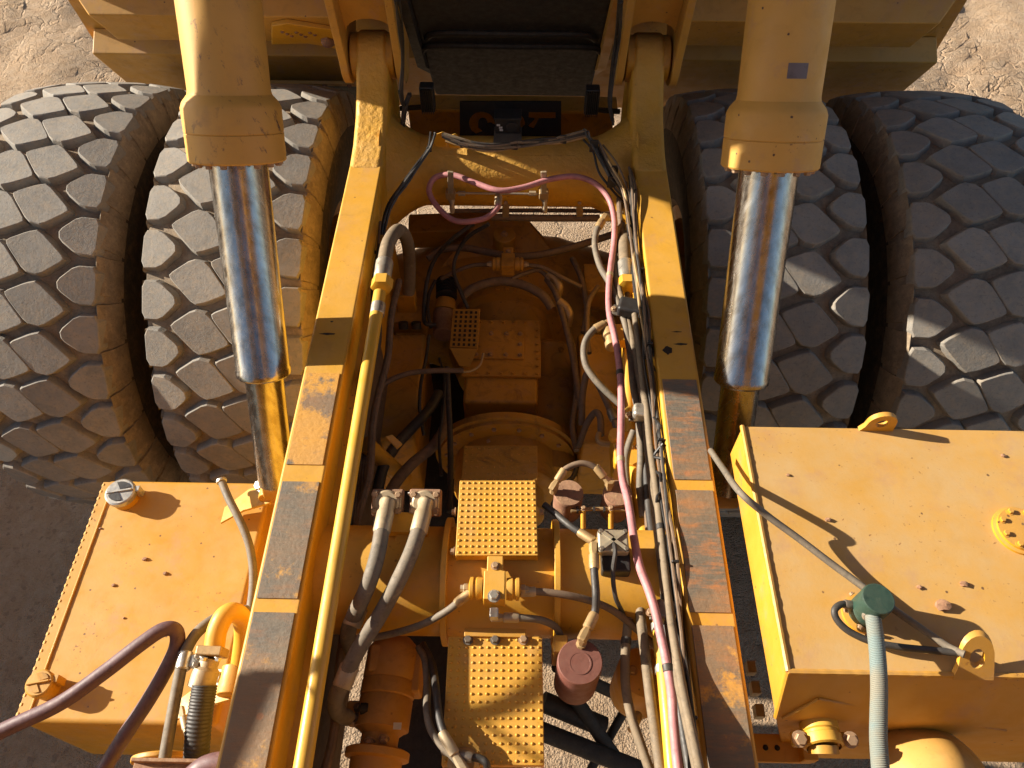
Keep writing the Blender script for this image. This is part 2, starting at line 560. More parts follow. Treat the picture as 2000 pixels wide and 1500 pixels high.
# ---------------------------------------------------------------- truck frame
ZR = 2.65
XI, XO = 0.63, 0.795
PVY, PVZ = 3.76, 2.865
fr = thing('truck_frame', 'long yellow truck frame of two box rails joined by round cross tubes', 'truck frame', (0, 1.5, 2.1))
for s in (-1, 1):
    xm = s * (XI + XO) / 2
    # straight rail
    rail = part('rail', B().box((xm, 1.42, ZR - 0.45), (XO - XI, 3.44, 0.90)), M['yellow'], fr, 0.012)
    # welded lip along the inner face
    part('weld_lip', B().box((s * (XI - 0.012), 1.3, ZR - 0.16), (0.026, 3.0, 0.014)), M['yellow'], fr)
    # cast arm that rises to the body pivot
    prof = [(3.10, 2.652), (3.28, 2.675), (3.44, 2.73), (3.56, 2.81)]
    c = V((0, PVY, PVZ))
    for k in range(9):
        a = R(165 - k * 26)
        prof.append((c.y + 0.125 * math.cos(a), c.z + 0.125 * math.sin(a)))
    prof += [(3.86, 2.6), (3.75, 2.1), (3.10, 2.1)]
    x0 = xm - 0.085
    b = B().prism([V((x0, y, z)) for y, z in prof], (0.17, 0, 0))
    arm = part('pivot_arm', b, M['cast'], fr, 0.03)
    arm.modifiers[0].segments = 3
    # flared root of the cross tube
    b = B()
    n_ = 20
    fv, ff = [], []
    for i in range(8):
        t = i / 7
        x = s * (XI + 0.03 - 0.27 * t)
        rr = 0.186 + 0.16 * (1 - t) ** 2.0
        for k in range(n_):
            a = 2 * math.pi * k / n_
            fv.append(V((x, 3.42 + rr * math.cos(a), 2.395 + rr * math.sin(a) * (0.92 if t < 1 else 1))))
    for i in range(7):
        for k in range(n_):
            ff.append((i * n_ + k, i * n_ + (k + 1) % n_, (i + 1) * n_ + (k + 1) % n_, (i + 1) * n_ + k))
    part('flared_root', b.add(fv, ff), M['cast'], fr, sharp=60)
    # pivot boss on the arm
    part('pivot_boss', B().cyl((xm - 0.112, PVY, PVZ), (xm + 0.112, PVY, PVZ), 0.115), M['grimy'], fr, 0.006)
part('rear_cross_tube', B().cyl((-XI + 0.16, 3.42, 2.395), (XI - 0.16, 3.42, 2.395), 0.186, n=48), M['cast'], fr)
# weld bead along the top of the cross tube
b = B()
b.tube([V((x * 0.01, 3.345 + 0.004 * noise.noise(V((x * 0.3, 0, 0))), 2.545)) for x in range(-34, 36)], 0.03, 10, 1, rfun=lambda t: 0.020 + 0.005 * noise.noise(V((t * 30, 0, 2))), raw=True)
part('cast_bead', b, M['cast'], fr)
part('front_cross_tube', B().cyl((-XI, 1.08, 2.385), (XI, 1.08, 2.385), 0.197, n=48), M['yellow'], fr)
for px in (868, 1088):
    p = at(px, 1130, 2.55)
    b = B().cyl((p.x - 0.011, 1.08, 2.385), (p.x + 0.011, 1.08, 2.385), 0.232, n=48)
    part('stiffening_ring', b, M['yellow'], fr, 0.003)
part('lifting_lug', B().prism([at(842, 285, 2.60), at(846, 264, 2.70), at(862, 258, 2.72), at(872, 270, 2.68), at(866, 288, 2.60)], (0.014, 0.01, 0)), M['yellow'], fr, 0.004)
part('lifting_lug', B().prism([at(876, 288, 2.60), at(874, 266, 2.68), at(886, 262, 2.70), at(905, 290, 2.58)], (0.014, 0.01, 0)), M['yellow'], fr, 0.004)
# worn pads on the rails
pads = [(-1, 735, 915, 0.95, 0.2), (-1, 948, 1178, 0.22, 0.3), (-1, 1205, 1560, 0.08, 0.35),
        (1, 737, 932, 0.0, 0.8), (1, 952, 1190, 0.0, 0.9), (1, 1215, 1560, 0.15, 0.6)]
for i, (s, r0, r1, yl, ru) in enumerate(pads):
    y1, y0 = at(1000, r0, ZR).y, at(1000, r1, ZR).y
    xm = s * (XI + XO) / 2
    wx = 0.136
    mt = pad('worn_rail_pad_steel_%s' % 'abcdef'[i], yl, ru, i)
    cr = 0.012
    part('wear_pad', B().box((xm, (y0 + y1) / 2, ZR + 0.0022), (wx, y1 - y0, 0.0044)), mt, fr, 0.002,
         label='worn steel pad with rust and scraped yellow paint')
part('shade_panel', B().box((-XI + 0.014, 1.2, 2.08), (0.02, 2.3, 0.56)), M['hose_brown'], fr, 0.004)  # dark panel added to stand in for shade on the rail's inner face
for px, py, a, b_ in ((640, 652, 0.030, 0.006), (648, 628, 0.006, 0.004), (1304, 684, 0.018, 0.022), (1330, 672, 0.026, 0.006), (1322, 648, 0.02, 0.003)):
    q = at(px, py, ZR + 0.001)
    part('paint_scuff', B().add([q + V((a * (1 + 0.3 * math.sin(k * 2.3)) * math.cos(k * 0.52), b_ * (1 + 0.4 * math.sin(k * 3.1)) * math.sin(k * 0.52), 0)) for k in range(12)], [tuple(range(12))]), M['black'], fr)
# axle A-frame nose and rear lower cross beam
a0 = at(985, 470, 1.95)
b = B()
tri = [at(935, 428, 1.93), at(985, 415, 1.93), at(1030, 428, 1.93), at(1105, 520, 1.75), at(860, 520, 1.75)]
b.prism(tri, (0, 0, -0.16))
part('nose_plate', b, M['grimy'], fr, 0.01)
part('nose_boss', B().cyl(a0 - V((0, 0, 0.08)), a0 + V((0, 0, 0.05)), 0.066, n=28), M['grimy'], fr, 0.006)
bolt(fr, a0 + V((0, 0, 0.05)), (0, 0, 1), 0.016, M['bolt'])
part('lower_cross_beam', B().beam(at(800, 452, 1.75), at(960, 446, 1.75), 0.17, 0.14), M['grimy'], fr, 0.01)
part('lower_cross_beam', B().beam(at(1010, 446, 1.72), at(1185, 640, 1.5), 0.13, 0.14), M['grimy'], fr, 0.01)
part('lower_cross_beam', B().beam(at(960, 446, 1.72), at(800, 640, 1.5), 0.13, 0.14), M['grimy'], fr, 0.01)
# inner side boxes that carry the suspension
for s, xa, xb in ((-1, 738, 832), (1, 1128, 1205)):
    p0, p1 = at(xa, 650, 1.9), at(xb, 650, 1.9)
    yb = at(1000, 862, 1.9).y
    b = B().prism([V((p0.x, p0.y, 1.9)), V((p1.x, p1.y, 1.9)), V((p1.x, yb, 1.9)), V((p0.x, yb, 1.9))], (0, 0, -0.55))
    part('suspension_box', b, M['grimy'], fr, 0.02)
for px in (762, 790, 815):
    p = at(px, 628, 1.93)
    part('bore_ring', B().cyl(p - V((0, 0.05, 0)), p + V((0, -0.03, 0.03)), 0.027, n=20), M['soot'], fr)
part('shoulder_block', B().box(at(788, 622, 1.88), (0.28, 0.14, 0.1)), M['grimy'], fr, 0.012)
part('shoulder_block', B().box(at(1165, 560, 1.85), (0.16, 0.22, 0.16)), M['grimy'], fr, 0.012)

# ---------------------------------------------------------------- rear axle and drive line
AY, AZ = 3.39, 1.33
ax = thing('rear_axle', 'dark yellow rear axle housing running between the two pairs of big tyres', 'axle', (0, AY, AZ))
b = B().lathe((-0.95, AY, AZ), (1, 0, 0), [(0.3, 0), (0.32, 0.2), (0.45, 0.65), (0.47, 0.95), (0.45, 1.25), (0.32, 1.7), (0.3, 1.9)], 36)
part('axle_housing', b, M['grimy'], ax)
b = B().cyl((0, AY - 0.62, AZ + 0.02), (0, AY - 0.3, AZ + 0.02), 0.3, 0.42, 32)
part('differential_nose', b, M['grimy'], ax)
for s in (-1, 1):
    part('hub_flange', B().cyl((s * 0.93, AY, AZ), (s * 1.0, AY, AZ), 0.52, n=40), M['grimy'], ax, 0.01)

tr = thing('transmission', 'grimy yellow transmission with bolted cover and round bell housing', 'transmission', (0, 2.2, 1.2))
# rear bell with bolt row, seen at rows 540-620
TZ = 1.5
yA, yB = at(985, 545, 1.85).y, at(985, 880, 1.80).y
XT = at(985, 700, 1.85).x
prof = [(0.20, 0), (0.30, 0.05), (0.335, 0.06), (0.335, 0.11), (0.29, 0.13), (0.28, 0.30), (0.25, 0.34)]
part('rear_bell', B().lathe((XT, yA + 0.02, TZ), (0, -1, 0), prof, 40), M['grimy'], tr)
for k in range(9):
    a = R(90 + (k - 4) * 12)
    bolt(tr, (XT + 0.25 * math.cos(a), yA - 0.06 + 0.0, TZ + 0.33 * math.sin(a) - 0.0), (math.cos(a) * .3, -.9, math.sin(a) * .5), 0.013, M['grimy'])
# gear case
yc0, yc1 = at(985, 625, 1.86).y, at(985, 735, 1.86).y
x0, x1 = at(905, 680, 1.86).x, at(1056, 680, 1.86).x
xm = (x0 + x1) / 2
yE = at(985, 786, 1.84).y
b = B().box((xm, (yc0 + yE) / 2, 1.58), (x1 - x0 - 0.03, yc0 - yE, 0.52))
part('gear_case', b, M['grimy'], tr, 0.02)
cv = part('cover_plate', B().box((xm, (yc0 + yc1) / 2, 1.852), (x1 - x0, yc0 - yc1, 0.02)), M['grimy'], tr, 0.004)
pl = part('inspection_plate', B().box((xm - 0.02, (yc0 + yc1) / 2 + 0.01, 1.868), ((x1 - x0) * 0.66, (yc0 - yc1) * 0.5, 0.014)), M['grimy'], tr, 0.003)
for i in range(7):
    for e in (yc0 - 0.018, yc1 + 0.018):
        bolt(tr, (x0 + 0.02 + i * (x1 - x0 - 0.04) / 6, e, 1.862), (0, 0, 1), 0.009, M['grimy'])
for i in range(1, 7):
    bolt(tr, (x1 - 0.018, yc1 + 0.018 + i * (yc0 - yc1 - 0.04) / 7, 1.862), (0, 0, 1), 0.009, M['grimy'])
for fx in (-0.85, -0.3, 0.3, 0.85):
    for fy in (-0.75, 0, 0.75):
        if abs(fx) < 0.5 and fy == 0:
            continue
        bolt(tr, (xm - 0.02 + fx * (x1 - x0) * 0.33, (yc0 + yc1) / 2 + 0.01 + fy * (yc0 - yc1) * 0.25, 1.875), (0, 0, 1), 0.010, M['bolt'])
# flank of the case on the big-tank side
fl = at(1072, 740, 1.6)
part('side_housing', B().lathe((fl.x, yc0 - 0.0, 1.5), (0, -1, 0), [(0.20, 0), (0.215, 0.03), (0.19, 0.06), (0.165, 0.2), (0.15, yc0 - yB)], 30), M['grimy'], tr)
for k in range(5):
    a = R(70 - k * 30)
    bolt(tr, (fl.x + 0.195 * math.cos(a), yc0 - 0.06, 1.5 + 0.195 * math.sin(a)), (0, -1, 0), 0.014, M['grimy'])
# front bell flange and drum
fz = 1.52
yf = at(985, 815, 1.9).y
pf = at(990, 840, 1.7)
b = B().lathe((pf.x, yf + 0.03, fz), (0, -1, 0), [(0.30, 0), (0.385, 0.0), (0.385, 0.035), (0.365, 0.04), (0.365, 0.06), (0.32, 0.065), (0.27, 0.07)], 56)
part('bell_flange', b, M['grimy'], tr)
b = B().lathe((pf.x, yf - 0.02, fz), (0, -1, 0), [(0.275, 0), (0.275, 0.20), (0.262, 0.215), (0.2, 0.22), (0.2, 0.34)], 48)
part('drum', b, M['grimy'], tr)
for k in range(16):
    a = R(k * 22.5 + 11)
    if math.sin(a) > -0.3:
        bolt(tr, (pf.x + 0.325 * math.cos(a), yf - 0.03, fz + 0.325 * math.sin(a)), (0, -1, 0), 0.012, M['bolt'])
for px in (955, 1000):
    bolt(tr, at(px, 863, 1.77), (0, -0.7, 0.7), 0.012, M['bolt'])
part('drain_boss', B().cyl(at(1090, 790, 1.55), at(1088, 812, 1.55), 0.034, n=18), M['grimy'], tr, 0.004)

# perforated guard and control motor beside the cover plate
pg = [at(885, 603, 1.98), at(938, 603, 1.98), at(933, 682, 1.98), at(878, 680, 1.98)]
gd = thing('perforated_guard', 'small yellow guard box with rows of punched holes beside bolted cover', 'guard', pg[3] - V((0, 0, 0.1)))
b = B()
b.prism(pg, (0, 0, -0.012))
part('guard_plate', b, M['grimy'], gd, 0.003)
part('guard_apron', B().prism([pg[3], pg[2], pg[2] + V((-0.04, -0.05, -0.09)), pg[3] + V((0.05, -0.05, -0.09))], (0, 0.012, 0.0)), M['grimy'], gd, 0.003)
b = B()
for i in range(5):
    for j in range(8):
        u, v = 0.14 + i * 0.18, 0.10 + j * 0.115
        p = pg[0] * (1 - u) * (1 - v) + pg[1] * u * (1 - v) + pg[2] * u * v + pg[3] * (1 - u) * v
        b.box(p + V((0, 0, 0.0012)), (0.013, 0.016, 0.003))
part('punched_hole', b, M['soot'], gd, kind='stuff')
mo = thing('control_motor', 'dusty brown round control motor under the ribbed black intake sleeve', 'motor', at(865, 640, 1.7))
part('motor_body', B().cyl(at(868, 610, 1.86), at(866, 655, 1.86), 0.062, 0.058), M['rust'], mo, 0.008)
part('motor_cap', B().cyl(at(872, 585, 1.9), at(869, 606, 1.88), 0.052, 0.062), M['grimy'], mo, 0.006)
b = B()
for k in range(6):
    p = at(872, 552 + k * 5.5, 1.92)
    b.lathe(p, (0, -1, 0), [(0.052, -0.007), (0.060, -0.003), (0.060, 0.003), (0.052, 0.007)], 22)
part('ribbed_sleeve', b, M['black'], mo)

# ---------------------------------------------------------------- wheels: casing, rim and single tread blocks
TR, TW = 1.35, 0.70
SH = [(-.350, .196), (-.268, .200), (-.196, .130), (-.200, .087), (-.270, .022), (-.343, .017)]
CE = [(-.108, .122), (-.060, .112), (.026, .074), (.022, .050), (-.052, -.070), (-.113, -.087), (-.213, -.017), (-.204, .008)]
def chaikin(P, k=0.18):
    out = []
    n = len(P)
    for i in range(n):
        a, b_ = V(P[i]).to_2d(), V(P[(i + 1) % n]).to_2d()
        out += [a.lerp(b_, k), a.lerp(b_, 1 - k)]
    return out
def shrink(P, d):
    c = sum(P, V((0, 0))) / len(P)
    return [p + (c - p).normalized() * d for p in P]
def crown(u):
    return TR - 0.035 * (abs(u) / 0.39) ** 2.4
def block_mesh(name, poly, wear):
    cx_, cy_ = sum(p[0] for p in poly) / len(poly), sum(p[1] for p in poly) / len(poly)
    poly = [((cx_ + (x - cx_) * 1.085) * 1.114, cy_ + (y - cy_) * 1.10) for x, y in poly]
    P = chaikin([V(p) for p in poly], 0.17)
    rings = [(shrink(P, -0.012), -0.055), (shrink(P, -0.002), -0.012), (shrink(P, 0.001), -0.004), (shrink(P, 0.006), 0.0)]
    b = B()
    n = len(P)
    vs, fs = [], []
    for ring, h in rings:
        for p in ring:
            a = p.y / TR
            r = crown(p.x) + h - wear * 0.004 * abs(noise.noise(V((p.x * 9, p.y * 9, wear * 7))))
            vs.append(V((p.x, -math.sin(a) * r, math.cos(a) * r)))
    for i in range(len(rings) - 1):
        for k in range(n):
            fs.append((i * n + k, i * n + (k + 1) % n, (i + 1) * n + (k + 1) % n, (i + 1) * n + k))
    fs.append(tuple(range(len(rings) * n - n, len(rings) * n)))
    return mesh_of(name, b.add(vs, fs), V((0, 0, 0)), M['tread'], 15)
rot180 = lambda P: [(-x, -y) for x, y in P]
BLK = [[block_mesh('tread_block', q, w) for w in (0.5, 1.4)] for q in (SH, CE, rot180(CE), rot180(SH))]
def casing_bm(flip):
    prof = [(-.32, 0.66), (-.355, 0.70), (-.415, 0.90), (-.435, 1.03), (-.428, 1.14), (-.406, 1.235), (-.384, 1.272)]
    half = [(r, x) for x, r in prof]
    mid = [(crown(x) - 0.046, x) for x in (-.35, -.22, -.1, 0, .1, .22, .35)]
    full = half + mid + [(r, -x) for r, x in reversed(half)]
    return B().lathe((0, 0, 0), (1, 0, 0), full, 96, False, False)
CAS = mesh_of('tyre', casing_bm(1), V((0, 0, 0)), M['casing'], 50)
CAS.materials.append(M['sidewall'])
for p_ in CAS.polygons:
    p_.material_index = 0 if abs(p_.center.x) < 0.34 or math.hypot(p_.center.y, p_.center.z) > 1.17 else 1
rb = B()
for k in range(34):      # shoulder buttresses: the side faces of the outer blocks
    for s in (-1, 1):
        a0_ = (k + (0.43 if s < 0 else -0.43)) * 2 * math.pi / 34
        vs = []
        for da in (-0.075, 0.075):
            for x, r in ((0.34, 1.235), (0.389, 1.306), (0.413, 1.235), (0.434, 1.13), (0.42, 1.10)):
                t = a0_ + da * (1 if r > 1.2 else 1.12)
                vs.append(V((s * x, -math.sin(t) * r, math.cos(t) * r)))
        rb.add(vs, [(0, 1, 6, 5), (1, 2, 7, 6), (2, 3, 8, 7), (3, 4, 9, 8), (0, 1, 2, 3, 4), (5, 6, 7, 8, 9)])
BUT = mesh_of('shoulder_buttress', rb, V((0, 0, 0)), M['casing'], 40)
def rim_bm():
    return B().lathe((0, 0, 0), (1, 0, 0), [(0.25, -0.05), (0.55, -0.06), (0.58, -0.29), (0.66, -0.315), (0.66, -0.29), (0.62, -0.2), (0.60, 0.2), (0.66, 0.29), (0.66, 0.315), (0.58, 0.29), (0.55, 0.06), (0.25, 0.05)], 48, False, False)
RIM = mesh_of('rim', rim_bm(), V((0, 0, 0)), M['grimy'])
def child(name, me, parent, rx=0.0):
    o = bpy.data.objects.new(name, me)
    COL.objects.link(o)
    o.parent = parent
    o.rotation_euler = (rx, 0, 0)
    return o
def wheel(x, phase, label):
    w = thing('wheel_assembly', label, 'wheel', (x, AY, AZ), 'big dual wheels on the rear axle')
    ty = child('tyre', CAS, w)
    child('rim', RIM, w)
    bt = child('shoulder_buttress', BUT, w, -phase)
    bt['kind'] = 'stuff'
    for k in range(34):
        a = phase + k * 2 * math.pi / 34
        deg = math.degrees(a) % 360          # 0 = top, 90 = towards the camera
        if not (deg < 142 or deg > 292):
            continue
        for j in range(4):
            o = child('tread_block', BLK[j][(k * 3 + j) % 2], ty, a)
            o.rotation_euler.x += random.uniform(-0.004, 0.004)
XW = (1.375, 2.375)
wheel(-XW[1] - 0.03, 0.02, 'dusty outer dual wheel behind the tank that has two filler caps')
wheel(-XW[0] - 0.02, 0.09, 'worn inner dual wheel behind the sunlit chrome rod, next to the filler cap tank')
wheel(XW[0], 0.055, 'inner dual wheel mostly hidden by the hoist cylinder with the small grey decal')
wheel(XW[1], 0.12, 'shaded outer dual wheel behind the lifting eye of the big tank')

# ---------------------------------------------------------------- hoist cylinders
def hoist(s, label):
    XC = 1.0
    def P(t):   # t along the line through the measured points, t=0 at the lower end of the chrome sleeve
        return V((s * XC, 1.91 + 0.75 * t, 2.53 + 1.21 * t))
    L = V((0, 0.75, 1.21)).length
    h = thing('hoist_cylinder', label, 'hydraulic cylinder', P(-0.5), 'hoist cylinders beside the frame')
    d = V((0, 0.75, 1.21)).normalized()
    part('lower_rod', B().cyl(P(-0.36), P(0.02), 0.079, n=40), M['chrome'], h)
    part('chrome_sleeve', B().lathe(P(0), d, [(0.085, 0), (0.106, 0.0), (0.112, 0.008), (0.112, 0.03), (0.1085, 0.035), (0.1085, 0.63 * L)], 48), M['chrome'], h)
    t1 = 0.61
    base = P(t1)
    prof = [(0.112, 0), (0.173, 0.0), (0.178, 0.006), (0.178, 0.10), (0.175, 0.103), (0.178, 0.106), (0.178, 0.19), (0.170, 0.21), (0.149, 0.235), (0.146, 0.25), (0.146, 3.6)]
    part('barrel', B().lathe(base, d, prof, 56), M['scuffed'] if s < 0 else M['barrel'], h, sharp=28)
    u, w, a = frame_of(d)
    for k in range(16):
        t = 2 * math.pi * k / 16
        bolt(h, base + (u * math.cos(t) + w * math.sin(t)) * 0.152, -d, 0.013, M['bolt'])
    part('lower_eye', B().cyl(P(-0.40) + V((-0.06, 0.06, 0)), P(-0.40) + V((0.06, 0.06, 0)), 0.09, n=28), M['grimy'], h, 0.01)
    return h, P, d, base
hL = hoist(-1, 'scratched hoist cylinder with bright chrome rods, partly sunlit, near two filler caps')
hR = hoist(1, 'hoist cylinder with a small grey decal on its clean shaded barrel')
# small grey decal on the clean barrel, lying on the round surface
h, P, d, base = hR
u = V((1, 0, 0))
q = u.cross(d)
if q.y > 0:
    q = -q
dc = base + d * 0.335
pts, fs = [], []
for j in range(2):
    for i in range(7):
        a = R(-10 + i * 4.6)
        pts.append(dc + (q * math.cos(a) + u * math.sin(a)) * 0.1466 + d * (-0.025 + 0.05 * j))
for i in range(6):
    fs.append((i, i + 1, 8 + i, 7 + i))
part('decal', B().add(pts, fs), M['decal'], h)

# ---------------------------------------------------------------- raised dump body
AL = R(55)
E = V((0, math.cos(AL), -math.sin(AL)))        # towards the tail
NN = V((0, -math.sin(AL), -math.cos(AL)))      # out of the underside
A0 = V((0, 4.20, 2.99))
def bd(x, s, d):
    return V((x, 0, 0)) + A0 + E * s + NN * d
def bs(row, d=0.0):                             # where a sight line of the photo meets the underside
    r_ = ray(1000, row)
    o = CAM - (A0 + NN * d)
    t = -o.dot(NN) / r_.dot(NN)
    return (CAM + r_ * t - (A0 + NN * d)).dot(E)
body = thing('dump_body', 'raised yellow dump body seen from below with cross ribs', 'dump body', A0)
BW = 2.42
def bx(px, row, d):
    r_ = ray(px, row)
    t = -(CAM - (A0 + NN * d)).dot(NN) / r_.dot(NN)
    return abs((CAM + r_ * t).x)
sT = bs(0, 0)
W2 = bx(300, 190, 0.0)
part('floor_plate', B().prism([bd(-BW, -7.2, 0), bd(BW, -7.2, 0), bd(BW, sT - 0.35, 0), bd(W2, bs(120), 0), bd(W2, bs(208), 0), bd(0.62, bs(208), 0), bd(0.62, bs(285), 0), bd(-0.62, bs(285), 0), bd(-0.62, bs(208), 0), bd(-W2, bs(208), 0), bd(-W2, bs(120), 0), bd(-BW, sT - 0.35, 0)], NN * -0.03), M['bed'], body)
for s in (-1, 1):
    part('side_wall', B().prism([bd(s * BW, -7.2, -0.03), bd(s * BW, sT - 0.4, -0.03), bd(s * (BW + 0.1), sT - 0.6, -0.7), bd(s * (BW + 0.12), -7.2, -1.6)], (s * 0.03, 0, 0)), M['bed'], body)
part('front_wall', B().box(bd(0, -7.25, -0.8), (2 * BW, 0.05, 1.6), Matrix.Rotation(-AL, 3, 'X')), M['bed'], body)
def rib(row_top, row_face, row_low, dd, x_top, x_face, x_low):
    q = [(bs(row_top, 0), 0.001, bx(x_top, row_top, 0)), (bs(row_face, dd), dd, bx(x_face, row_face, dd)), (bs(row_low, dd), dd, bx(x_low, row_low, dd)), (bs(row_low, dd) + 0.05, 0.001, bx(x_low, row_low, dd) - 0.02)]
    b = B()
    L = [bd(-w, s_, d_) for s_, d_, w in q]
    Rr = [bd(w, s_, d_) for s_, d_, w in q]
    b.add(L + Rr, [(0, 1, 2, 3), (4, 5, 6, 7), (0, 1, 5, 4), (1, 2, 6, 5), (2, 3, 7, 6), (3, 0, 4, 7)])
    part('cross_rib', b, M['bed'], body, 0.010)
rib(-30, 38, 86, 0.17, 135, 182, 240)
rib(62, 114, 196, 0.15, 192, 190, 288)
for k in range(6):
    s0 = bs(-8, 0) - 0.75 - k * 0.95
    w1 = BW - 0.03
    q = [(s0, 0.001), (s0 + 0.12, 0.06), (s0 + 0.42, 0.06), (s0 + 0.48, 0.001)]
    b = B().add([bd(-w1, a, c_) for a, c_ in q] + [bd(w1, a, c_) for a, c_ in q], [(0, 1, 2, 3), (4, 5, 6, 7), (0, 1, 5, 4), (1, 2, 6, 5), (2, 3, 7, 6), (3, 0, 4, 7)])
    part('cross_rib', b, M['bed'], body, 0.012)
# long beams with the hinge plates
for s in (-1, 1):
    xm = s * (XI + XO) / 2
    for side in (-1, 1):
        xx = xm + side * 0.142
        pr = [(0.0, 8.45), (3.36, 3.66), (3.57, 3.26), (3.622, 2.90)]
        for k in range(8):
            a = R(188 + k * 20)
            pr.append((PVY + 0.137 * math.cos(a), PVZ + 0.137 * math.sin(a)))
        pr += [(4.02, 2.95), (4.19, 3.005), (0.28, 8.59)]
        part('hinge_plate', B().prism([V((xx - 0.02, y, z)) for y, z in pr], (0.04, 0, 0)), M['bed'], body, 0.006)
    # web between the plates with an arched mouth
    wd = V((0, -0.20, 0.60)).normalized()
    w0 = V((0, 3.745, 2.985))
    mouth = [(xm + 0.120 * math.cos(R(a)), 0.03 + 0.085 * math.sin(R(a))) for a in range(180, -1, -20)]
    poly = [(xm - 0.121, 0.62), (xm - 0.121, 0.03)] + mouth + [(xm + 0.121, 0.03), (xm + 0.121, 0.62)]
    part('beam_web', B().prism([w0 + wd * t_ + V((x, 0, 0)) for x, t_ in poly], (0, 0.03, 0.01)), M['bed'], body)
    part('beam_web', B().prism([V((xm - 0.121, 3.54, 3.585)), V((xm + 0.121, 3.54, 3.585)), V((xm + 0.121, 0.2, 8.3)), V((xm - 0.121, 0.2, 8.3))], (0, 0.03, 0.02)), M['bed'], body)
# soot-black heated centre section
part('heat_duct', B().prism([bd(-0.50, -6.5, 0.002), bd(0.50, -6.5, 0.002), bd(0.50, bs(188, 0.27), 0.002), bd(-0.50, bs(188, 0.27), 0.002)], NN * 0.27), M['soot'], body, 0.02)
for row, w in ((68, 0.46), (92, 0.50)):
    s0 = bs(row, 0.29)
    part('duct_band', B().tube([bd(-w, s0 + 0.08, 0.275), bd(-w + 0.08, s0 + 0.01, 0.28), bd(0, s0, 0.285), bd(w - 0.08, s0 + 0.01, 0.28), bd(w, s0 + 0.08, 0.275)], 0.018, 8), M['soot'], body)
for s in (-1, 1):
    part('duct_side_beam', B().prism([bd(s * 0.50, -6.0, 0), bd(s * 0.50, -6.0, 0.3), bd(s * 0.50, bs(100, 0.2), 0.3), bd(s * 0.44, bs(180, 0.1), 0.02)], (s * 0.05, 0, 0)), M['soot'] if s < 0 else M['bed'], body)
part('shade_plate', B().prism([V((-2.44, y, z)) for y, z in ((2.97, 4.72), (2.61, 4.0), (2.47, 3.74), (2.38, 3.86), (2.38, 5.58), (2.90, 4.85))], (0.05, 0, 0)), M['bed'], body, 0.006)  # unseen plate added and shaped to shade the filler-cap side hoist barrel
# bracket and rubber flap on the filler-cap side
def bq(px, row, d):
    r_ = ray(px, row)
    t = -(CAM - (A0 + NN * d)).dot(NN) / r_.dot(NN)
    return CAM + r_ * t
part('stay_bracket', B().prism([bq(530, 52, 0.2), bq(560, 46, 0.2), (bq(640, 58, 0.2)), bq(668, 62, 0.2), bq(668, 98, 0.2), bq(600, 86, 0.2), bq(530, 88, 0.2)], NN * -0.03), M['yellow'], body, 0.008, label='small bracket with flaked rusty paint')
part('rusty_bolt', B().blob(bq(640, 82, 0.21), (0.04, 0.035, 0.035), 3), M['rust'], body)
for k in range(8):
    part('rust_fleck', B().blob(bq(552 + k * 9, 62 + (k * 37 % 11), 0.2), (0.012, 0.01, 0.008), k), M['rust'], body)
s1 = bs(158, 0.17)
part('flap_strip', B().box(bd(-1.38, s1, 0.20), (0.78, 0.035, 0.02), Matrix.Rotation(-AL, 3, 'X')), M['bed'], body)
part('rubber_flap', B().prism([bd(-1.78, s1 + 0.02, 0.19), bd(-1.0, s1 + 0.02, 0.19), bd(-0.98, s1 + 0.5, 0.14), bd(-1.78, s1 + 0.5, 0.14)], NN * 0.015), M['warm_black'], body)
for k in range(5):
    bolt(body, bd(-1.70 + k * 0.16, s1, 0.212), NN, 0.012, M['rust'])

# ---------------------------------------------------------------- rear frame plate, black stencil plate, lamps, warning box
rp = thing('tail_plate', 'dim yellow plate closing the frame tail behind the black stencil plate', 'frame plate', (0, 3.95, 2.1))
part('plate', B().box((0, 3.98, 2.27), (1.22, 0.03, 0.42)), M['grimy'], rp, 0.004)
part('slot_frame', B().box((at(1000, 210, 2.7).x, 3.955, 2.44), (0.74, 0.02, 0.06)), M['soot'], rp, 0.012)
part('flange', B().box((0, 3.90, 2.49), (1.22, 0.14, 0.02)), M['grimy'], rp, 0.004)
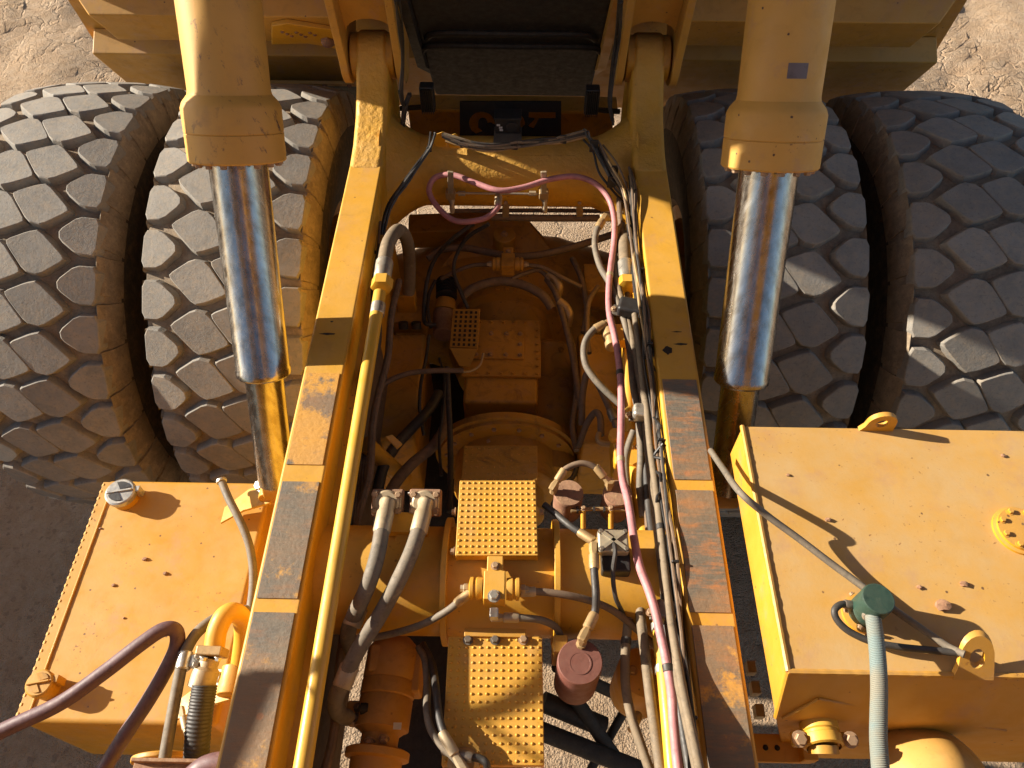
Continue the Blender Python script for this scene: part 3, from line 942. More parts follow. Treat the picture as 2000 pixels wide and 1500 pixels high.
# stencil: cut-through shapes in a black plate
def stencil():
    yS = 3.74
    c = bpy.data.curves.new('stencil', 'CURVE')
    c.dimensions = '2D'
    c.fill_mode = 'BOTH'
    c.extrude = 0.006
    def uv(px, py):
        p = atY(px, py, yS)
        return (p.x, p.z)
    loops = [[(898, 198), (1096, 198), (1096, 266), (898, 268)]]
    # reversed 2 with its curl
    lp = []
    for k in range(15):
        a = R(170 - k * 20)
        lp.append((941 + 26 * math.cos(a), 239 - 23 * math.sin(a)))
    lp = [p for p in lp if p[1] < 250 or p[0] < 935]
    L1 = [(941 + 25 * math.cos(R(t)), 240 - 23 * math.sin(R(t))) for t in range(200, -11, -15)]
    L1 += [(958, 240), (948, 243)]
    L1 += [(943 + 9 * math.cos(R(t)), 239 - 8 * math.sin(R(t))) for t in range(0, 200, 25)]
    L1 += [(934, 248), (944, 256), (930, 262), (921, 256)]
    L2 = [(1000 + 25 * math.cos(R(t)), 240 - 23 * math.sin(R(t))) for t in range(190, -11, -15)]
    L2 += [(1020, 250), (980, 250)]
    L3 = [(1033, 218), (1085, 218), (1085, 232), (1052, 232), (1042, 252), (1030, 246), (1044, 232), (1033, 230)]
    for L in loops + [L1, L2, L3]:
        s = c.splines.new('POLY')
        s.points.add(len(L) - 1)
        for p, q in zip(s.points, L):
            x, z = uv(*q)
            p.co = (x, z - 2.5, 0, 1)
        s.use_cyclic_u = True
    t = bpy.data.objects.new('t', c)
    COL.objects.link(t)
    dg = bpy.context.evaluated_depsgraph_get()
    me = bpy.data.meshes.new_from_object(t.evaluated_get(dg))
    bpy.data.objects.remove(t)
    me.materials.clear()
    me.materials.append(M['black'])
    o = bpy.data.objects.new('stencil_plate', me)
    COL.objects.link(o)
    o.location = (0, yS, 2.5)
    o.rotation_euler = (R(90), 0, 0)
    o['label'] = 'black plate with stencil cut number openings standing behind the cross tube'
    o['category'] = 'number plate'
stencil()
def lamp(px, py, label):
    p = atY(px, py, 3.62)
    t = thing('work_lamp', label, 'lamp', p - V((0, 0, 0.1)), 'ribbed work lamps at the frame tail')
    part('housing', B().box(p, (0.075, 0.06, 0.15)), M['black'], t, 0.008)
    for k in range(7):
        part('cooling_fin', B().box(p + V((-0.03 + k * 0.01, -0.038, 0)), (0.003, 0.024, 0.14)), M['black'], t)
    part('stay', B().beam(p + V((0, 0.02, -0.07)), p + V((-0.16 if px < 1000 else 0.16, 0.03, -0.09)), 0.02, 0.02), M['black'], t)
lamp(835, 190, 'ribbed black work lamp beside the wire loop, on the filler cap tank side')
lamp(1156, 195, 'ribbed black work lamp on the big tank side of the stencil plate')
bx = atY(992, 262, 3.50)
wb = thing('warning_box', 'black alarm box with white stickers standing on the rear cross tube', 'alarm box', bx)
part('case', B().box(bx + V((0, 0.03, 0.05)), (0.135, 0.07, 0.09)), M['black'], wb, 0.006)
part('speaker_cup', B().cyl(bx + V((0.022, -0.004, 0.05)), bx + V((0.022, -0.016, 0.05)), 0.032, n=20), M['black'], wb, 0.003)
part('lid', B().box(bx + V((0, 0.03, 0.10)), (0.145, 0.09, 0.012)), M['black'], wb, 0.003)
part('foot_plate', B().box(bx + V((0, -0.02, 0.0)), (0.15, 0.16, 0.01)), M['steel'], wb, 0.002)
for dx, dz in ((-0.05, 0.06), (-0.038, 0.045), (-0.035, 0.03)):
    part('sticker', B().box(bx + V((dx, -0.0065, dz)), (0.018, 0.002, 0.011)), M['white'], wb)

# ---------------------------------------------------------------- operator deck in front of the frame (behind the camera) and an added shadow-casting handrail
dk = thing('operator_deck', 'yellow operator deck with dark windowed cab ahead of the frame', 'deck', (0, -1.5, 3.3))
part('deck_floor', B().box((0, -1.75, 3.33), (5.6, 2.6, 0.08)), M['yellow'], dk, 0.01)
part('deck_apron', B().box((0, -0.62, 2.75), (5.6, 0.06, 1.08)), M['grimy'], dk, 0.01)
part('cab', B().box((-1.75, -1.9, 4.45), (1.6, 1.7, 2.1)), M['yellow'], dk, 0.05)
part('cab_window', B().box((-1.75, -1.035, 4.75), (1.2, 0.03, 0.9)), M['soot'], dk, 0.01)
part('air_cleaner', B().cyl((1.6, -1.5, 3.4), (1.6, -1.5, 4.9), 0.42), M['yellow'], dk)
part('cabinet', B().box((1.5, -0.95, 4.4), (1.9, 0.6, 2.1)), M['grimy'], dk, 0.03)
part('engine_cowl', B().box((-0.15, -1.9, 4.3), (1.5, 1.0, 1.9)), M['grimy'], dk, 0.04)
hr = thing('shadow_handrail', 'bent tube handrail standing out beside the filler cap tank', 'handrail', (-3.0, 1.4, 2.4))  # out of view; bent to throw the shadow stripes on the long step plate
def up_sun(px, py, x):
    p = at(px, py, 2.50)
    return p - SUN_DIR * ((p.x - x) / SUN_DIR.x)
part('rail_bend', B().tube([up_sun(1105, 1240, -2.9), up_sun(1092, 1275, -2.9), up_sun(1070, 1320, -2.9), up_sun(1025, 1360, -2.9), up_sun(960, 1388, -2.9), up_sun(900, 1398, -2.9), up_sun(820, 1402, -2.9), up_sun(740, 1402, -2.9)], 0.022, 12), M['yellow'], hr)
for a, c_ in (((880, 1372), (1100, 1512)), ((830, 1395), (1060, 1540))):
    part('rail_bar', B().cyl(up_sun(*a, -2.85), up_sun(*c_, -2.85), 0.008, n=12), M['yellow'], hr)
e_ = up_sun(740, 1402, -2.9)
part('rail_post', B().cyl(e_, V((e_.x, e_.y - 1.9, 3.35)), 0.03, n=12), M['yellow'], hr)

# ---------------------------------------------------------------- tanks
def bead(name, p0, p1, r, mat, parent, n=None):
    p0, p1 = V(p0), V(p1)
    n = n or int((p1 - p0).length / 0.012)
    part(name, B().tube([p0.lerp(p1, i / n) for i in range(n + 1)], r, 7, 1, rfun=lambda t: r * (1 + 0.22 * noise.noise(V((t * n * 0.6, 3, p0.x)))), raw=True), mat, parent)
ZL = 1.90
lt = thing('small_tank', 'yellow flat topped tank with two round filler caps beside the frame', 'tank', (-1.5, 1.2, 1.25))
xl, xr, yf_, yb_ = -1.875, -1.09, at(100, 1412, ZL).y, at(300, 938, ZL).y
b = B().box(((xl + xr) / 2, (yf_ + yb_) / 2, ZL - 0.325), (xr - xl, yb_ - yf_, 0.65))
o = part('shell', b, M['tank'], lt, 0.022)
o.modifiers[0].segments = 3
part('edge_flange', B().box((xl + 0.012, (yf_ + yb_) / 2, ZL + 0.0016), (0.05, yb_ - yf_ - 0.03, 0.0035)), M['tank'], lt, 0.003)
for k in range(30):
    bolt(lt, (xl - 0.006, yf_ + 0.03 + k * (yb_ - yf_ - 0.06) / 29, ZL - 0.008), (-0.6, 0, 0.8), 0.010, M['tank'], 'stitch_bolt')
bead('weld_bead', (xl + 0.036, yf_ + 0.02, ZL + 0.003), (xl + 0.036, yb_ - 0.02, ZL + 0.003), 0.0045, M['tank'], lt)
def cap(px, py, label, mat, r, hgt):
    p = at(px, py, ZL)
    cp = part('filler_neck', B().cyl(p, p + V((0, 0, hgt * 0.55)), r * 0.92, n=32), M['tank'], lt, 0.003)
    z0 = p + V((0, 0, hgt * 0.5))
    lid = part('filler_cap', B().lathe(z0, (0, 0, 1), [(r * 1.0, 0), (r * 1.06, 0.006), (r * 1.06, hgt * 0.35), (r * 0.95, hgt * 0.42), (r * 0.4, hgt * 0.43)], 32), mat, lt, label=label)
    part('grip_bar', B().box(z0 + V((0, 0, hgt * 0.47)), (r * 1.75, r * 0.16, hgt * 0.12), Matrix.Rotation(R(12), 3, 'Z')), mat, lid, 0.003)
    for a0 in (28, 208):
        sec = [z0 + V((0, 0, hgt * 0.452)) + V((r * 0.12 * math.cos(R(a0 + 45)), r * 0.12 * math.sin(R(a0 + 45)), 0))]
        sec += [z0 + V((r * 0.78 * math.cos(R(a0 + t)), r * 0.78 * math.sin(R(a0 + t)), hgt * 0.445)) for t in range(0, 91, 18)]
        part('finger_recess', B().prism(sec, (0, 0, 0.002)), M['black'] if mat == M['zinc'] else M['grimy'], lid)
    part('latch', B().box(z0 + V((r * 1.12, 0.02, 0)), (0.022, 0.03, hgt * 0.7)), mat, lid, 0.003)
cap(247, 975, 'grey metal filler cap', M['zinc'], 0.064, 0.085)
cap(96, 1345, 'yellow painted filler cap', M['tank'], 0.050, 0.095)
# clamps that hold the tank to the frame: plate, lug and bolt
def tank_mount(px, py, z):
    p = at(px, py, z)
    part('mount_plate', B().prism([p + V(q) for q in ((-0.13, -0.05, 0), (-0.02, 0.02, 0.05), (0.10, 0.05, 0.07), (0.10, -0.06, 0.07), (-0.02, -0.09, 0.05), (-0.13, -0.13, 0))], (0, 0, 0.014)), M['pipe'], lt, 0.003)
    part('mount_lug', B().cyl(p + V((0.10, -0.05, 0.09)), p + V((0.10, 0.06, 0.09)), 0.055, n=24), M['tank'], lt, 0.006)
    bolt(lt, p + V((0.045, 0.02, 0.095)), (-0.4, -0.3, 0.85), 0.022, M['zinc'])
tank_mount(500, 975, 1.93)
tank_mount(420, 1345, 1.93)

ZT = 2.80
rt = thing('big_tank', 'large dusty yellow tank with a green breather and lifting eyes on top', 'tank', (1.8, 1.3, 1.2))
XL_ = 0.878
yb2, yf2 = at(1700, 836, ZT).y, at(1700, 1315, ZT).y
XR_ = 2.15
# shell lofted: back end upright, front end with a forward sloping upper panel
b = B()
top_f = [V((XL_, yf2, ZT)), V((XR_, yf2, ZT))]
mid_f = [V((XL_, yf2 - 0.085, ZT - 0.185)), V((XR_, yf2 - 0.085, ZT - 0.185))]
bot_f = [V((XL_ + 0.2, yf2 - 0.085, 2.0)), V((XR_, yf2 - 0.085, 2.0))]
bt_, bm_, bb_ = [V((XL_, yb2, ZT)), V((XR_, yb2, ZT))], [V((XL_, yb2, ZT - 0.19)), V((XR_, yb2, ZT - 0.19))], [V((XL_ + 0.2, yb2, 2.0)), V((XR_, yb2, 2.0))]
vsx = top_f + mid_f + bot_f + bt_ + bm_ + bb_
b.add(vsx, [(0, 1, 7, 6), (0, 2, 3, 1), (2, 4, 5, 3), (6, 7, 9, 8), (8, 9, 11, 10), (0, 6, 8, 2), (2, 8, 10, 4), (1, 3, 9, 7), (3, 5, 11, 9), (4, 10, 11, 5)])
part('shell', b, M['tank_dusty'], rt, 0.006)
bead('weld_bead', top_f[0], bt_[0], 0.009, M['tank'], rt)
bead('weld_bead', top_f[0], top_f[1], 0.009, M['tank'], rt)
bead('weld_bead', top_f[0], mid_f[0], 0.008, M['tank'], rt)
bead('weld_bead', mid_f[0] + V((0.02, -0.003, 0)), mid_f[0] + V((0.11, 0.035, 0.085)), 0.005, M['tank'], rt)
bead('weld_bead', mid_f[0] + V((0.11, 0.035, 0.085)), mid_f[0] + V((0.75, -0.003, -0.10)), 0.005, M['tank'], rt)
def eye(p, ang, tilt, label=None, k=1.0):
    b = B()
    ro, ri, h0 = 0.050 * k, 0.022 * k, 0.047 * k
    rot = Matrix.Rotation(ang, 3, 'Z')
    outer = [(-0.065, 0), (-0.052, 0.026)] + [(ro * math.cos(R(a)), h0 + ro * math.sin(R(a))) for a in range(170, -1, -17)] + [(0.055, 0)]
    c = V((0, 0))
    ring = [(ri * math.cos(R(a)), h0 + ri * math.sin(R(a))) for a in range(0, 360, 24)]
    vs, fs = [], []
    no, ni = len(outer), len(ring)
    for t in (-0.009, 0.009):
        for x, z in outer + ring:
            vs.append(p + rot @ V((x, t + tilt * z, z)))
    tot = no + ni
    # bridge: fan each outer vertex to the nearest ring vertex
    near = [min(range(ni), key=lambda k: (ring[k][0] - x) ** 2 + (ring[k][1] - z) ** 2) for x, z in outer]
    for off in (0, tot):
        for i in range(no):
            j = (i + 1) % no
            a, c_ = near[i], near[j]
            chain = [a]
            while chain[-1] != c_:
                step = -1 if ((a - c_) % ni) <= ((c_ - a) % ni) else 1
                chain.append((chain[-1] + step) % ni)
            fs.append(tuple(off + q for q in [i, j] + [no + k for k in reversed(chain)]))
    for i in range(no):
        j = (i + 1) % no
        fs.append((i, j, tot + j, tot + i))
    for i in range(ni):
        j = (i + 1) % ni
        fs.append((no + i, no + j, tot + no + j, tot + no + i))
    b.add(vs, fs)
    part('lifting_eye', b, M['tank'], rt, label=label)
eye(at(1712, 838, ZT) + V((0, -0.0, 0)), 0.0, 0.0)
eye(at(1902, 1322, ZT), 0.0, 1.0, None, 1.0)
fc = at(1990, 1038, ZT)
part('hatch_ring', B().lathe(fc, (0, 0, 1), [(0.085, 0), (0.085, 0.009), (0.075, 0.012), (0.075, 0.021), (0.01, 0.023)], 40), M['tank'], rt)
for k in range(8):
    a = 2 * math.pi * k / 8 + 0.3
    bolt(rt, fc + V((0.063 * math.cos(a), 0.063 * math.sin(a), 0.021)), (0, 0, 1), 0.0095, M['tank'])

# green breather on the big tank
gp = at(1682, 1200, ZT)
gb = thing('breather', 'dark green round breather cap standing on the big tank', 'breather', gp)
part('base_flange', B().lathe(gp, (0, 0, 1), [(0.06, 0), (0.06, 0.01), (0.045, 0.013)], 32), M['tank'], gb)
bd_ = V((0.02, 0.02, 1)).normalized()
part('lower_cup', B().lathe(gp + V((0, 0, 0.012)), bd_, [(0.044, 0), (0.047, 0.006), (0.047, 0.045), (0.041, 0.054)], 32), M['green'], gb)
part('canister', B().lathe(gp + V((0.002, 0.0, 0.053)), bd_, [(0.044, 0), (0.048, 0.006), (0.048, 0.072), (0.0465, 0.077), (0.044, 0.0785)], 56), M['green'], gb, sharp=20)
for k in range(6):
    a = k * math.pi / 3
    bolt(gb, gp + V((0.056 * math.cos(a), 0.056 * math.sin(a), 0.035)), (math.cos(a), math.sin(a), 0), 0.007, M['bolt'])

# ---------------------------------------------------------------- stones lying on the tanks
stones = [(283, 1092, ZL, .013, 'stone'), (323, 1120, ZL, .012, 'stone'), (222, 1143, ZL, .010, 'stone'), (196, 1032, ZL, .008, 'stone'), (242, 1207, ZL, .007, 'stone'),
          (1843, 1182, ZT, .028, 'stone'), (1796, 1147, ZT, .010, 'stone'), (1883, 1140, ZT, .015, 'stone'), (1618, 1015, ZT, .012, 'stone'), (1960, 890, ZT, .010, 'stone'), (1540, 928, ZT, .008, 'stone')]
where = ['stone chip nearest the middle of the filler cap tank', 'stone chip on the filler cap tank, nearest the frame', 'stone chip on the filler cap tank below its middle', 'dark speck of stone near the grey filler cap', 'stone speck between the middle and the yellow filler cap',
         'largest red brown stone beside the shadow of the green breather', 'small stone on the big tank above the biggest red stone', 'flat stone casting a long thin shadow on the big tank', 'stone chip near the thin hose on the big tank', 'stone near the far corner of the big tank', 'stone chip near the far weld edge of the big tank']
for i, (px, py, z, r, mt) in enumerate(stones):
    p = at(px, py, z + r * 0.3)
    solo('stone_chip', B().blob(p, (r * 0.95, r * 0.65, r * 0.5), i, 2, 0.5), M[mt], where[i], 'stone', 'stones lying on the tank tops', sharp=20)

# ---------------------------------------------------------------- hoses, pipes, fittings
def ferr(parent, p, d, r, mat, L=0.055, nut=True, name='ferrule'):
    d = d.normalized()
    o = part(name, B().lathe(p, d, [(r * 1.05, -0.004), (r * 1.34, 0), (r * 1.34, L * 0.85), (r * 1.12, L)], 16), mat, parent)
    if nut:
        part('hex_nut', B().lathe(p - d * (L * 0.62), d, [(r * 0.9, -L * 0.3), (r * 1.25, -L * 0.22), (r * 1.25, L * 0.25), (r * 0.9, L * 0.62)], 6), mat, parent)
    return o
def hose(name, label, pts, r, mat, f0=None, f1=None, cat='hose', group='hoses', nut=True, L=0.055, n=12, bands=()):
    P = [at(*p) for p in pts]
    S = spline(P, 8)
    if not f0 and not f1 and not bands:
        return solo(name, B().tube(P, r, n), M[mat], label, cat, group)
    t = thing(name, label, cat, P[len(P) // 2], group)
    part('tube', B().tube(P, r, n), M[mat], t)
    if f0:
        ferr(t, S[0], S[2] - S[0], r, M[f0], L, nut)
    if f1:
        ferr(t, S[-1], S[-3] - S[-1], r, M[f1], L, nut)
    for f, mt in bands:
        i = int(f * (len(S) - 3))
        d = (S[i + 1] - S[i]).normalized()
        part('band', B().lathe(S[i], d, [(r * 1.0, -0.012), (r * 1.12, -0.010), (r * 1.12, 0.010), (r * 1.0, 0.012)], 14), M[mt], t)
    return t
Z = 2.50
hose('pink_hose', 'long faded pink hose looping over the rear cross tube and down the bundle',
     [(974, 385, 2.45), (970, 408, 2.44), (942, 428, 2.42), (892, 432, 2.42), (858, 408, 2.44), (838, 374, 2.48), (850, 347, 2.52), (885, 342, 2.54), (930, 358, 2.54), (975, 372, 2.54), (1022, 366, 2.54), (1075, 350, 2.55), (1125, 345, 2.56), (1165, 360, 2.55), (1190, 390, 2.52), (1200, 430, 2.50), (1199, 475, 2.48), (1193, 520, 2.48), (1189, 565, 2.48), (1190, 610, 2.48), (1200, 655, 2.5), (1208, 700, 2.52), (1213, 760, 2.53), (1213, 830, 2.54), (1212, 885, 2.55), (1216, 935, 2.56), (1228, 985, 2.59), (1238, 1050, 2.62), (1249, 1105, 2.64), (1266, 1150, 2.65), (1279, 1190, 2.65), (1288, 1230, 2.65), (1301, 1290, 2.66), (1311, 1350, 2.66), (1316, 1420, 2.66), (1326, 1520, 2.66)],
     0.0148, 'pink', 'ferrule', None, n=14, bands=((0.50, 'ferrule'), (0.62, 'hose_black'), (0.70, 'ferrule'), (0.93, 'hose_black')))
hose('coolant_hose', 'grey hose from the pale elbow, outermost on the engine side of the upper clamp',
     [(1176, 432, 2.42), (1165, 452, 2.42), (1162, 482, 2.43), (1172, 520, 2.44), (1190, 552, 2.45), (1207, 590, 2.47), (1219, 625, 2.48), (1226, 660, 2.48), (1232, 700, 2.48), (1237, 755, 2.48), (1246, 802, 2.49), (1250, 850, 2.48), (1252, 895, 2.46), (1250, 950, 2.43), (1256, 1010, 2.41)], 0.0155, 'hose_grey', 'fitting', None)
hose('coolant_hose', 'grey hose beside the pink hose that runs the whole length of the bundle',
     [(1218, 438, 2.46), (1205, 452, 2.46), (1199, 490, 2.46), (1203, 540, 2.46), (1214, 585, 2.47), (1230, 640, 2.48), (1240, 692, 2.49), (1250, 745, 2.5), (1259, 800, 2.5), (1264, 855, 2.5), (1270, 920, 2.5), (1279, 985, 2.54), (1286, 1050, 2.57), (1295, 1120, 2.60), (1304, 1200, 2.62), (1320, 1300, 2.66), (1341, 1400, 2.69), (1366, 1520, 2.72)], 0.0165, 'hose_tan', bands=((0.12, 'ferrule'), (0.82, 'hose_black')))
hose('coolant_hose', 'light tan hose nearest the black wiring, passing through the pale clamp',
     [(1238, 600, 2.53), (1248, 680, 2.54), (1256, 750, 2.55), (1264, 806, 2.56), (1270, 870, 2.57), (1282, 960, 2.59), (1291, 1040, 2.61), (1300, 1120, 2.63), (1309, 1200, 2.65), (1330, 1330, 2.69), (1355, 1450, 2.73), (1372, 1530, 2.75)], 0.0145, 'hose_tan', bands=((0.55, 'hose_black'),))
hose('coolant_hose', 'dark hose passing through the pale clamp behind the pink hose',
     [(1225, 600, 2.44), (1236, 660, 2.45), (1246, 720, 2.45), (1252, 790, 2.46), (1256, 850, 2.46), (1262, 920, 2.45), (1268, 1000, 2.45), (1280, 1080, 2.49), (1292, 1150, 2.52), (1300, 1210, 2.55), (1312, 1300, 2.57), (1330, 1400, 2.6), (1350, 1520, 2.62)], 0.015, 'hose_black')
hose('coolant_hose', 'tan hose curving outward past the yellow lobed cover at the bundle foot',
     [(1240, 1130, 2.47), (1233, 1180, 2.48), (1225, 1230, 2.48), (1221, 1290, 2.48), (1222, 1340, 2.47), (1232, 1395, 2.46), (1250, 1450, 2.45), (1276, 1525, 2.44)], 0.016, 'hose_tan', bands=((0.36, 'hose_black'),))
hose('coolant_hose', 'straight tan hose between the curved tan hose and the yellow pipe',
     [(1247, 1120, 2.50), (1251, 1200, 2.51), (1261, 1285, 2.52), (1270, 1360, 2.52), (1281, 1440, 2.52), (1293, 1525, 2.52)], 0.0175, 'hose_tan')
hose('short_hose', 'short grey hose dropping from the pale clamp to the yellow manifold',
     [(1238, 842, 2.40), (1228, 870, 2.38), (1222, 905, 2.34), (1226, 960, 2.34), (1232, 1010, 2.36)], 0.0155, 'hose_grey')
hose('looped_hose', 'grey hose bulging sideways from the upper clamp and back under the bundle',
     [(1180, 634, 2.36), (1158, 646, 2.36), (1142, 672, 2.34), (1143, 708, 2.32), (1160, 738, 2.30), (1186, 766, 2.28), (1212, 790, 2.26)], 0.0165, 'hose_grey', 'fitting', None)
hose('looped_hose', 'dim grey hose arching below the bulging hose toward a steel ferrule',
     [(1136, 830, 2.0), (1138, 770, 2.1), (1148, 728, 2.18), (1165, 745, 2.18), (1185, 785, 2.14), (1200, 820, 2.12)], 0.0165, 'hose_brown', None, 'steel')
hose('looped_hose', 'dim hose bending over to the tan pipe elbow above the small filters',
     [(1130, 872, 1.95), (1145, 830, 2.05), (1162, 806, 2.10), (1172, 815, 2.12), (1174, 850, 2.12)], 0.016, 'hose_brown')
hose('pipe_elbow', 'short tan pipe elbow leading under the pink hose above the small filters',
     [(1170, 846, 2.14), (1168, 858, 2.14), (1176, 866, 2.14), (1206, 870, 2.14)], 0.013, 'fitting', cat='pipe', group='pipes')
hose('filter_hose', 'arched dark hose joining the two small rusty filters',
     [(1089, 938, 2.52), (1105, 916, 2.54), (1135, 905, 2.55), (1163, 913, 2.54), (1179, 930, 2.52)], 0.012, 'hose_brown', 'fitting', 'fitting', L=0.05)
hose('filter_hose', 'dark hose from behind the step plate to the pale valve block',
     [(1062, 985, 2.60), (1085, 1003, 2.60), (1115, 1028, 2.62), (1158, 1056, 2.63)], 0.0125, 'hose_black', None, 'fitting', L=0.06)
hose('filter_hose', 'dark hose from the valve block down to the maroon filter',
     [(1160, 1085, 2.65), (1161, 1120, 2.66), (1164, 1160, 2.65), (1162, 1195, 2.62), (1148, 1226, 2.62)], 0.0135, 'hose_black', 'fitting', 'fitting', L=0.055)
hose('valve_hose', 'hose sloping from the small yellow valve toward the pump',
     [(918, 1158, 2.63), (900, 1172, 2.62), (872, 1194, 2.58), (828, 1218, 2.52), (780, 1234, 2.47), (728, 1246, 2.43)], 0.0125, 'hose_grey', 'fitting', None, L=0.06)
hose('valve_hose', 'spiral wrapped hose running from the small valve toward the hose bundle',
     [(1018, 1156, 2.62), (1058, 1156, 2.62), (1110, 1163, 2.61), (1158, 1175, 2.58), (1200, 1194, 2.54), (1242, 1228, 2.48), (1285, 1265, 2.42)], 0.0125, 'hose_brown', 'ferrule', None, L=0.05)
hose('valve_hose', 'short spiral wrapped hose curving down behind the maroon filter',
     [(985, 1206, 2.58), (1022, 1207, 2.58), (1060, 1212, 2.56), (1088, 1228, 2.5), (1100, 1262, 2.4)], 0.0125, 'hose_grey', 'ferrule', None, L=0.05)
# pair of big pressure hoses from the flanges
hose('pressure_hose', 'thick grey hose nearer the yellow pipe, from the first split flange',
     [(752, 1000, 2.64), (746, 1035, 2.645), (738, 1080, 2.645), (722, 1135, 2.63), (698, 1190, 2.57), (682, 1225, 2.48), (680, 1250, 2.40), (690, 1272, 2.32)], 0.0275, 'hose_grey', None, None, n=16, bands=())
hose('pressure_hose', 'thick grey hose from the second split flange curling to the pump',
     [(826, 1000, 2.64), (818, 1035, 2.645), (803, 1080, 2.645), (778, 1135, 2.63), (740, 1205, 2.56), (702, 1265, 2.54), (672, 1325, 2.5), (655, 1368, 2.42), (660, 1392, 2.34), (680, 1402, 2.28)], 0.0275, 'hose_grey', None, None, n=16)
for i, (pa, pb, zz, lab) in enumerate((((753, 1002), (745, 1040), 2.642, 'dusty split flange clamp with sleeve, nearer the yellow pipe'), ((827, 1002), (817, 1040), 2.642, 'dusty split flange clamp with sleeve, nearer the step plate'))):
    p, q = at(*pa, zz), at(*pb, zz)
    d = (q - p).normalized()
    c = at(pa[0] + 3, pa[1] - 20, 2.60)
    t = thing('split_flange', lab, 'flange', c, 'split flanges of the pressure hoses')
    part('sleeve', B().lathe(p, d, [(0.024, -0.05), (0.026, -0.01), (0.031, 0), (0.031, 0.07), (0.0285, 0.078)], 24), M['ferrule'], t)
    rot = Matrix.Rotation(R(27), 3, 'X')
    nn = rot @ V((0, 0, 1))
    part('flange_plate', B().box(c - nn * 0.02, (0.118, 0.10, 0.03), rot), M['rust'], t, 0.008)
    part('clamp_half', B().lathe(c - nn * 0.004, nn, [(0.026, 0), (0.046, 0), (0.046, 0.018), (0.040, 0.023), (0.026, 0.023)], 30, False, False), M['ferrule'], t)
    for sx in (-1, 1):
        part('clamp_ear', B().box(c + nn * 0.002 + rot @ V((sx * 0.036, 0.0, 0)), (0.034, 0.080, 0.018), rot), M['ferrule'], t, 0.006)
        for sz in (-1, 1):
            bolt(t, c + rot @ V((sx * 0.041, sz * 0.030, 0.011)), nn, 0.011, M['bolt'])
    part('neck', B().tube([c + nn * 0.005, c + nn * 0.03, p + (p - q).normalized() * 0.02, p], 0.024, 16), M['ferrule'], t)
for pts, zz in ((((700, 1188), (688, 1220)), 2.53), (((683, 1302), (668, 1340)), 2.51)):
    p, q = at(*pts[0], zz), at(*pts[1], zz - 0.01)
    o = solo('hose_sleeve', B().lathe(p, q - p, [(0.0285, -0.006), (0.0325, 0), (0.0325, (q - p).length), (0.0285, (q - p).length + 0.006)], 24), M['ferrule'],
             'dusty crimped sleeve on the %s' % ('thick hose nearer the yellow pipe' if zz > 2.52 else 'thick hose that curls to the pump'), 'sleeve', 'crimped sleeves of the pressure hoses')
mb = at(790, 1012, 2.60)
mk = thing('hose_bracket', 'yellow bracket with white tag holding the two split flanges', 'bracket', mb)
part('bracket_plate', B().box(mb + V((0, -0.012, -0.03)), (0.17, 0.08, 0.05)), M['yellow'], mk, 0.005)
part('bracket_foot', B().box(mb + V((0.0, -0.07, -0.07)), (0.06, 0.1, 0.08)), M['yellow'], mk, 0.005)
part('tag', B().box(at(805, 965, 2.60), (0.03, 0.004, 0.02)), M['white'], mk)

# long yellow pipe on the filler-cap side with its hose loop
pA, pB = at(742, 572, 2.63), at(586, 1530, 2.67)
lp = thing('long_pipe', 'long straight sunlit yellow pipe running beside the worn rail with brass filler caps opposite', 'pipe', pA, 'pipes')
lp['label'] = 'long straight yellow pipe along the filler cap side rail'
part('pipe_body', B().cyl(pA, pB, 0.0275, n=24), M['pipe'], lp)
d = (pA - pB).normalized()
part('pipe_nut', B().lathe(at(746, 556, 2.63), d, [(0.03, -0.03), (0.048, -0.022), (0.048, 0.03), (0.036, 0.036)], 6), M['pipe'], lp)
part('pipe_band', B().lathe(at(738, 605, 2.63), d, [(0.029, -0.03), (0.031, -0.028), (0.031, 0.028), (0.029, 0.03)], 24), M['zinc'], lp)
hose('loop_hose', 'thick tan hose looping up from the end of the long yellow pipe',
     [(748, 540, 2.63), (752, 505, 2.65), (760, 472, 2.65), (778, 450, 2.60), (794, 468, 2.46), (800, 510, 2.25), (800, 555, 2.1), (798, 575, 2.05)], 0.032, 'hose_tan', None, None, n=18)
p, q = at(746, 548, 2.63), at(752, 508, 2.65)
solo('loop_sleeve', B().lathe(p, q - p, [(0.034, 0), (0.039, 0.004), (0.039, (q - p).length * 0.9), (0.034, (q - p).length)], 24), M['zinc'], 'bright crimped sleeve where the loop hose meets the long yellow pipe', 'sleeve', 'crimped sleeves of the pressure hoses')
solo('pipe_support', B().box(at(795, 588, 1.98), (0.10, 0.08, 0.16)), M['grimy'], 'dark yellow block at the lower end of the loop hose', 'block', bev=0.006)
# same on the big-tank side
pA, pB = at(1226, 575, 2.40), at(1318, 1540, 2.55)
rp2 = thing('long_pipe', 'yellow pipe running underneath the pink hose in the bundle', 'pipe', pA, 'pipes')
part('pipe_body', B().tube([pA, pA.lerp(pB, 0.12) - V((0.0, 0, 0.16)), pA.lerp(pB, 0.35) - V((0.01, 0, 0.20)), pA.lerp(pB, 0.6) - V((0.005, 0, 0.10)), pA.lerp(pB, 0.8), pB], 0.0255, 18), M['pipe'], rp2)
d = (pA - pB).normalized()
part('pipe_nut', B().lathe(at(1224, 556, 2.46), d, [(0.03, -0.03), (0.05, -0.022), (0.05, 0.025), (0.036, 0.032)], 6), M['pipe'], rp2)
for py in (1318, 1235):
    k = (at(1226, py, 2.46).y - pA.y) / (pB.y - pA.y)
    c = pA.lerp(pB, k)
    part('pipe_band', B().lathe(c, d, [(0.0275, -0.013), (0.029, -0.012), (0.029, 0.012), (0.0275, 0.013)], 24), M['zinc'], rp2)
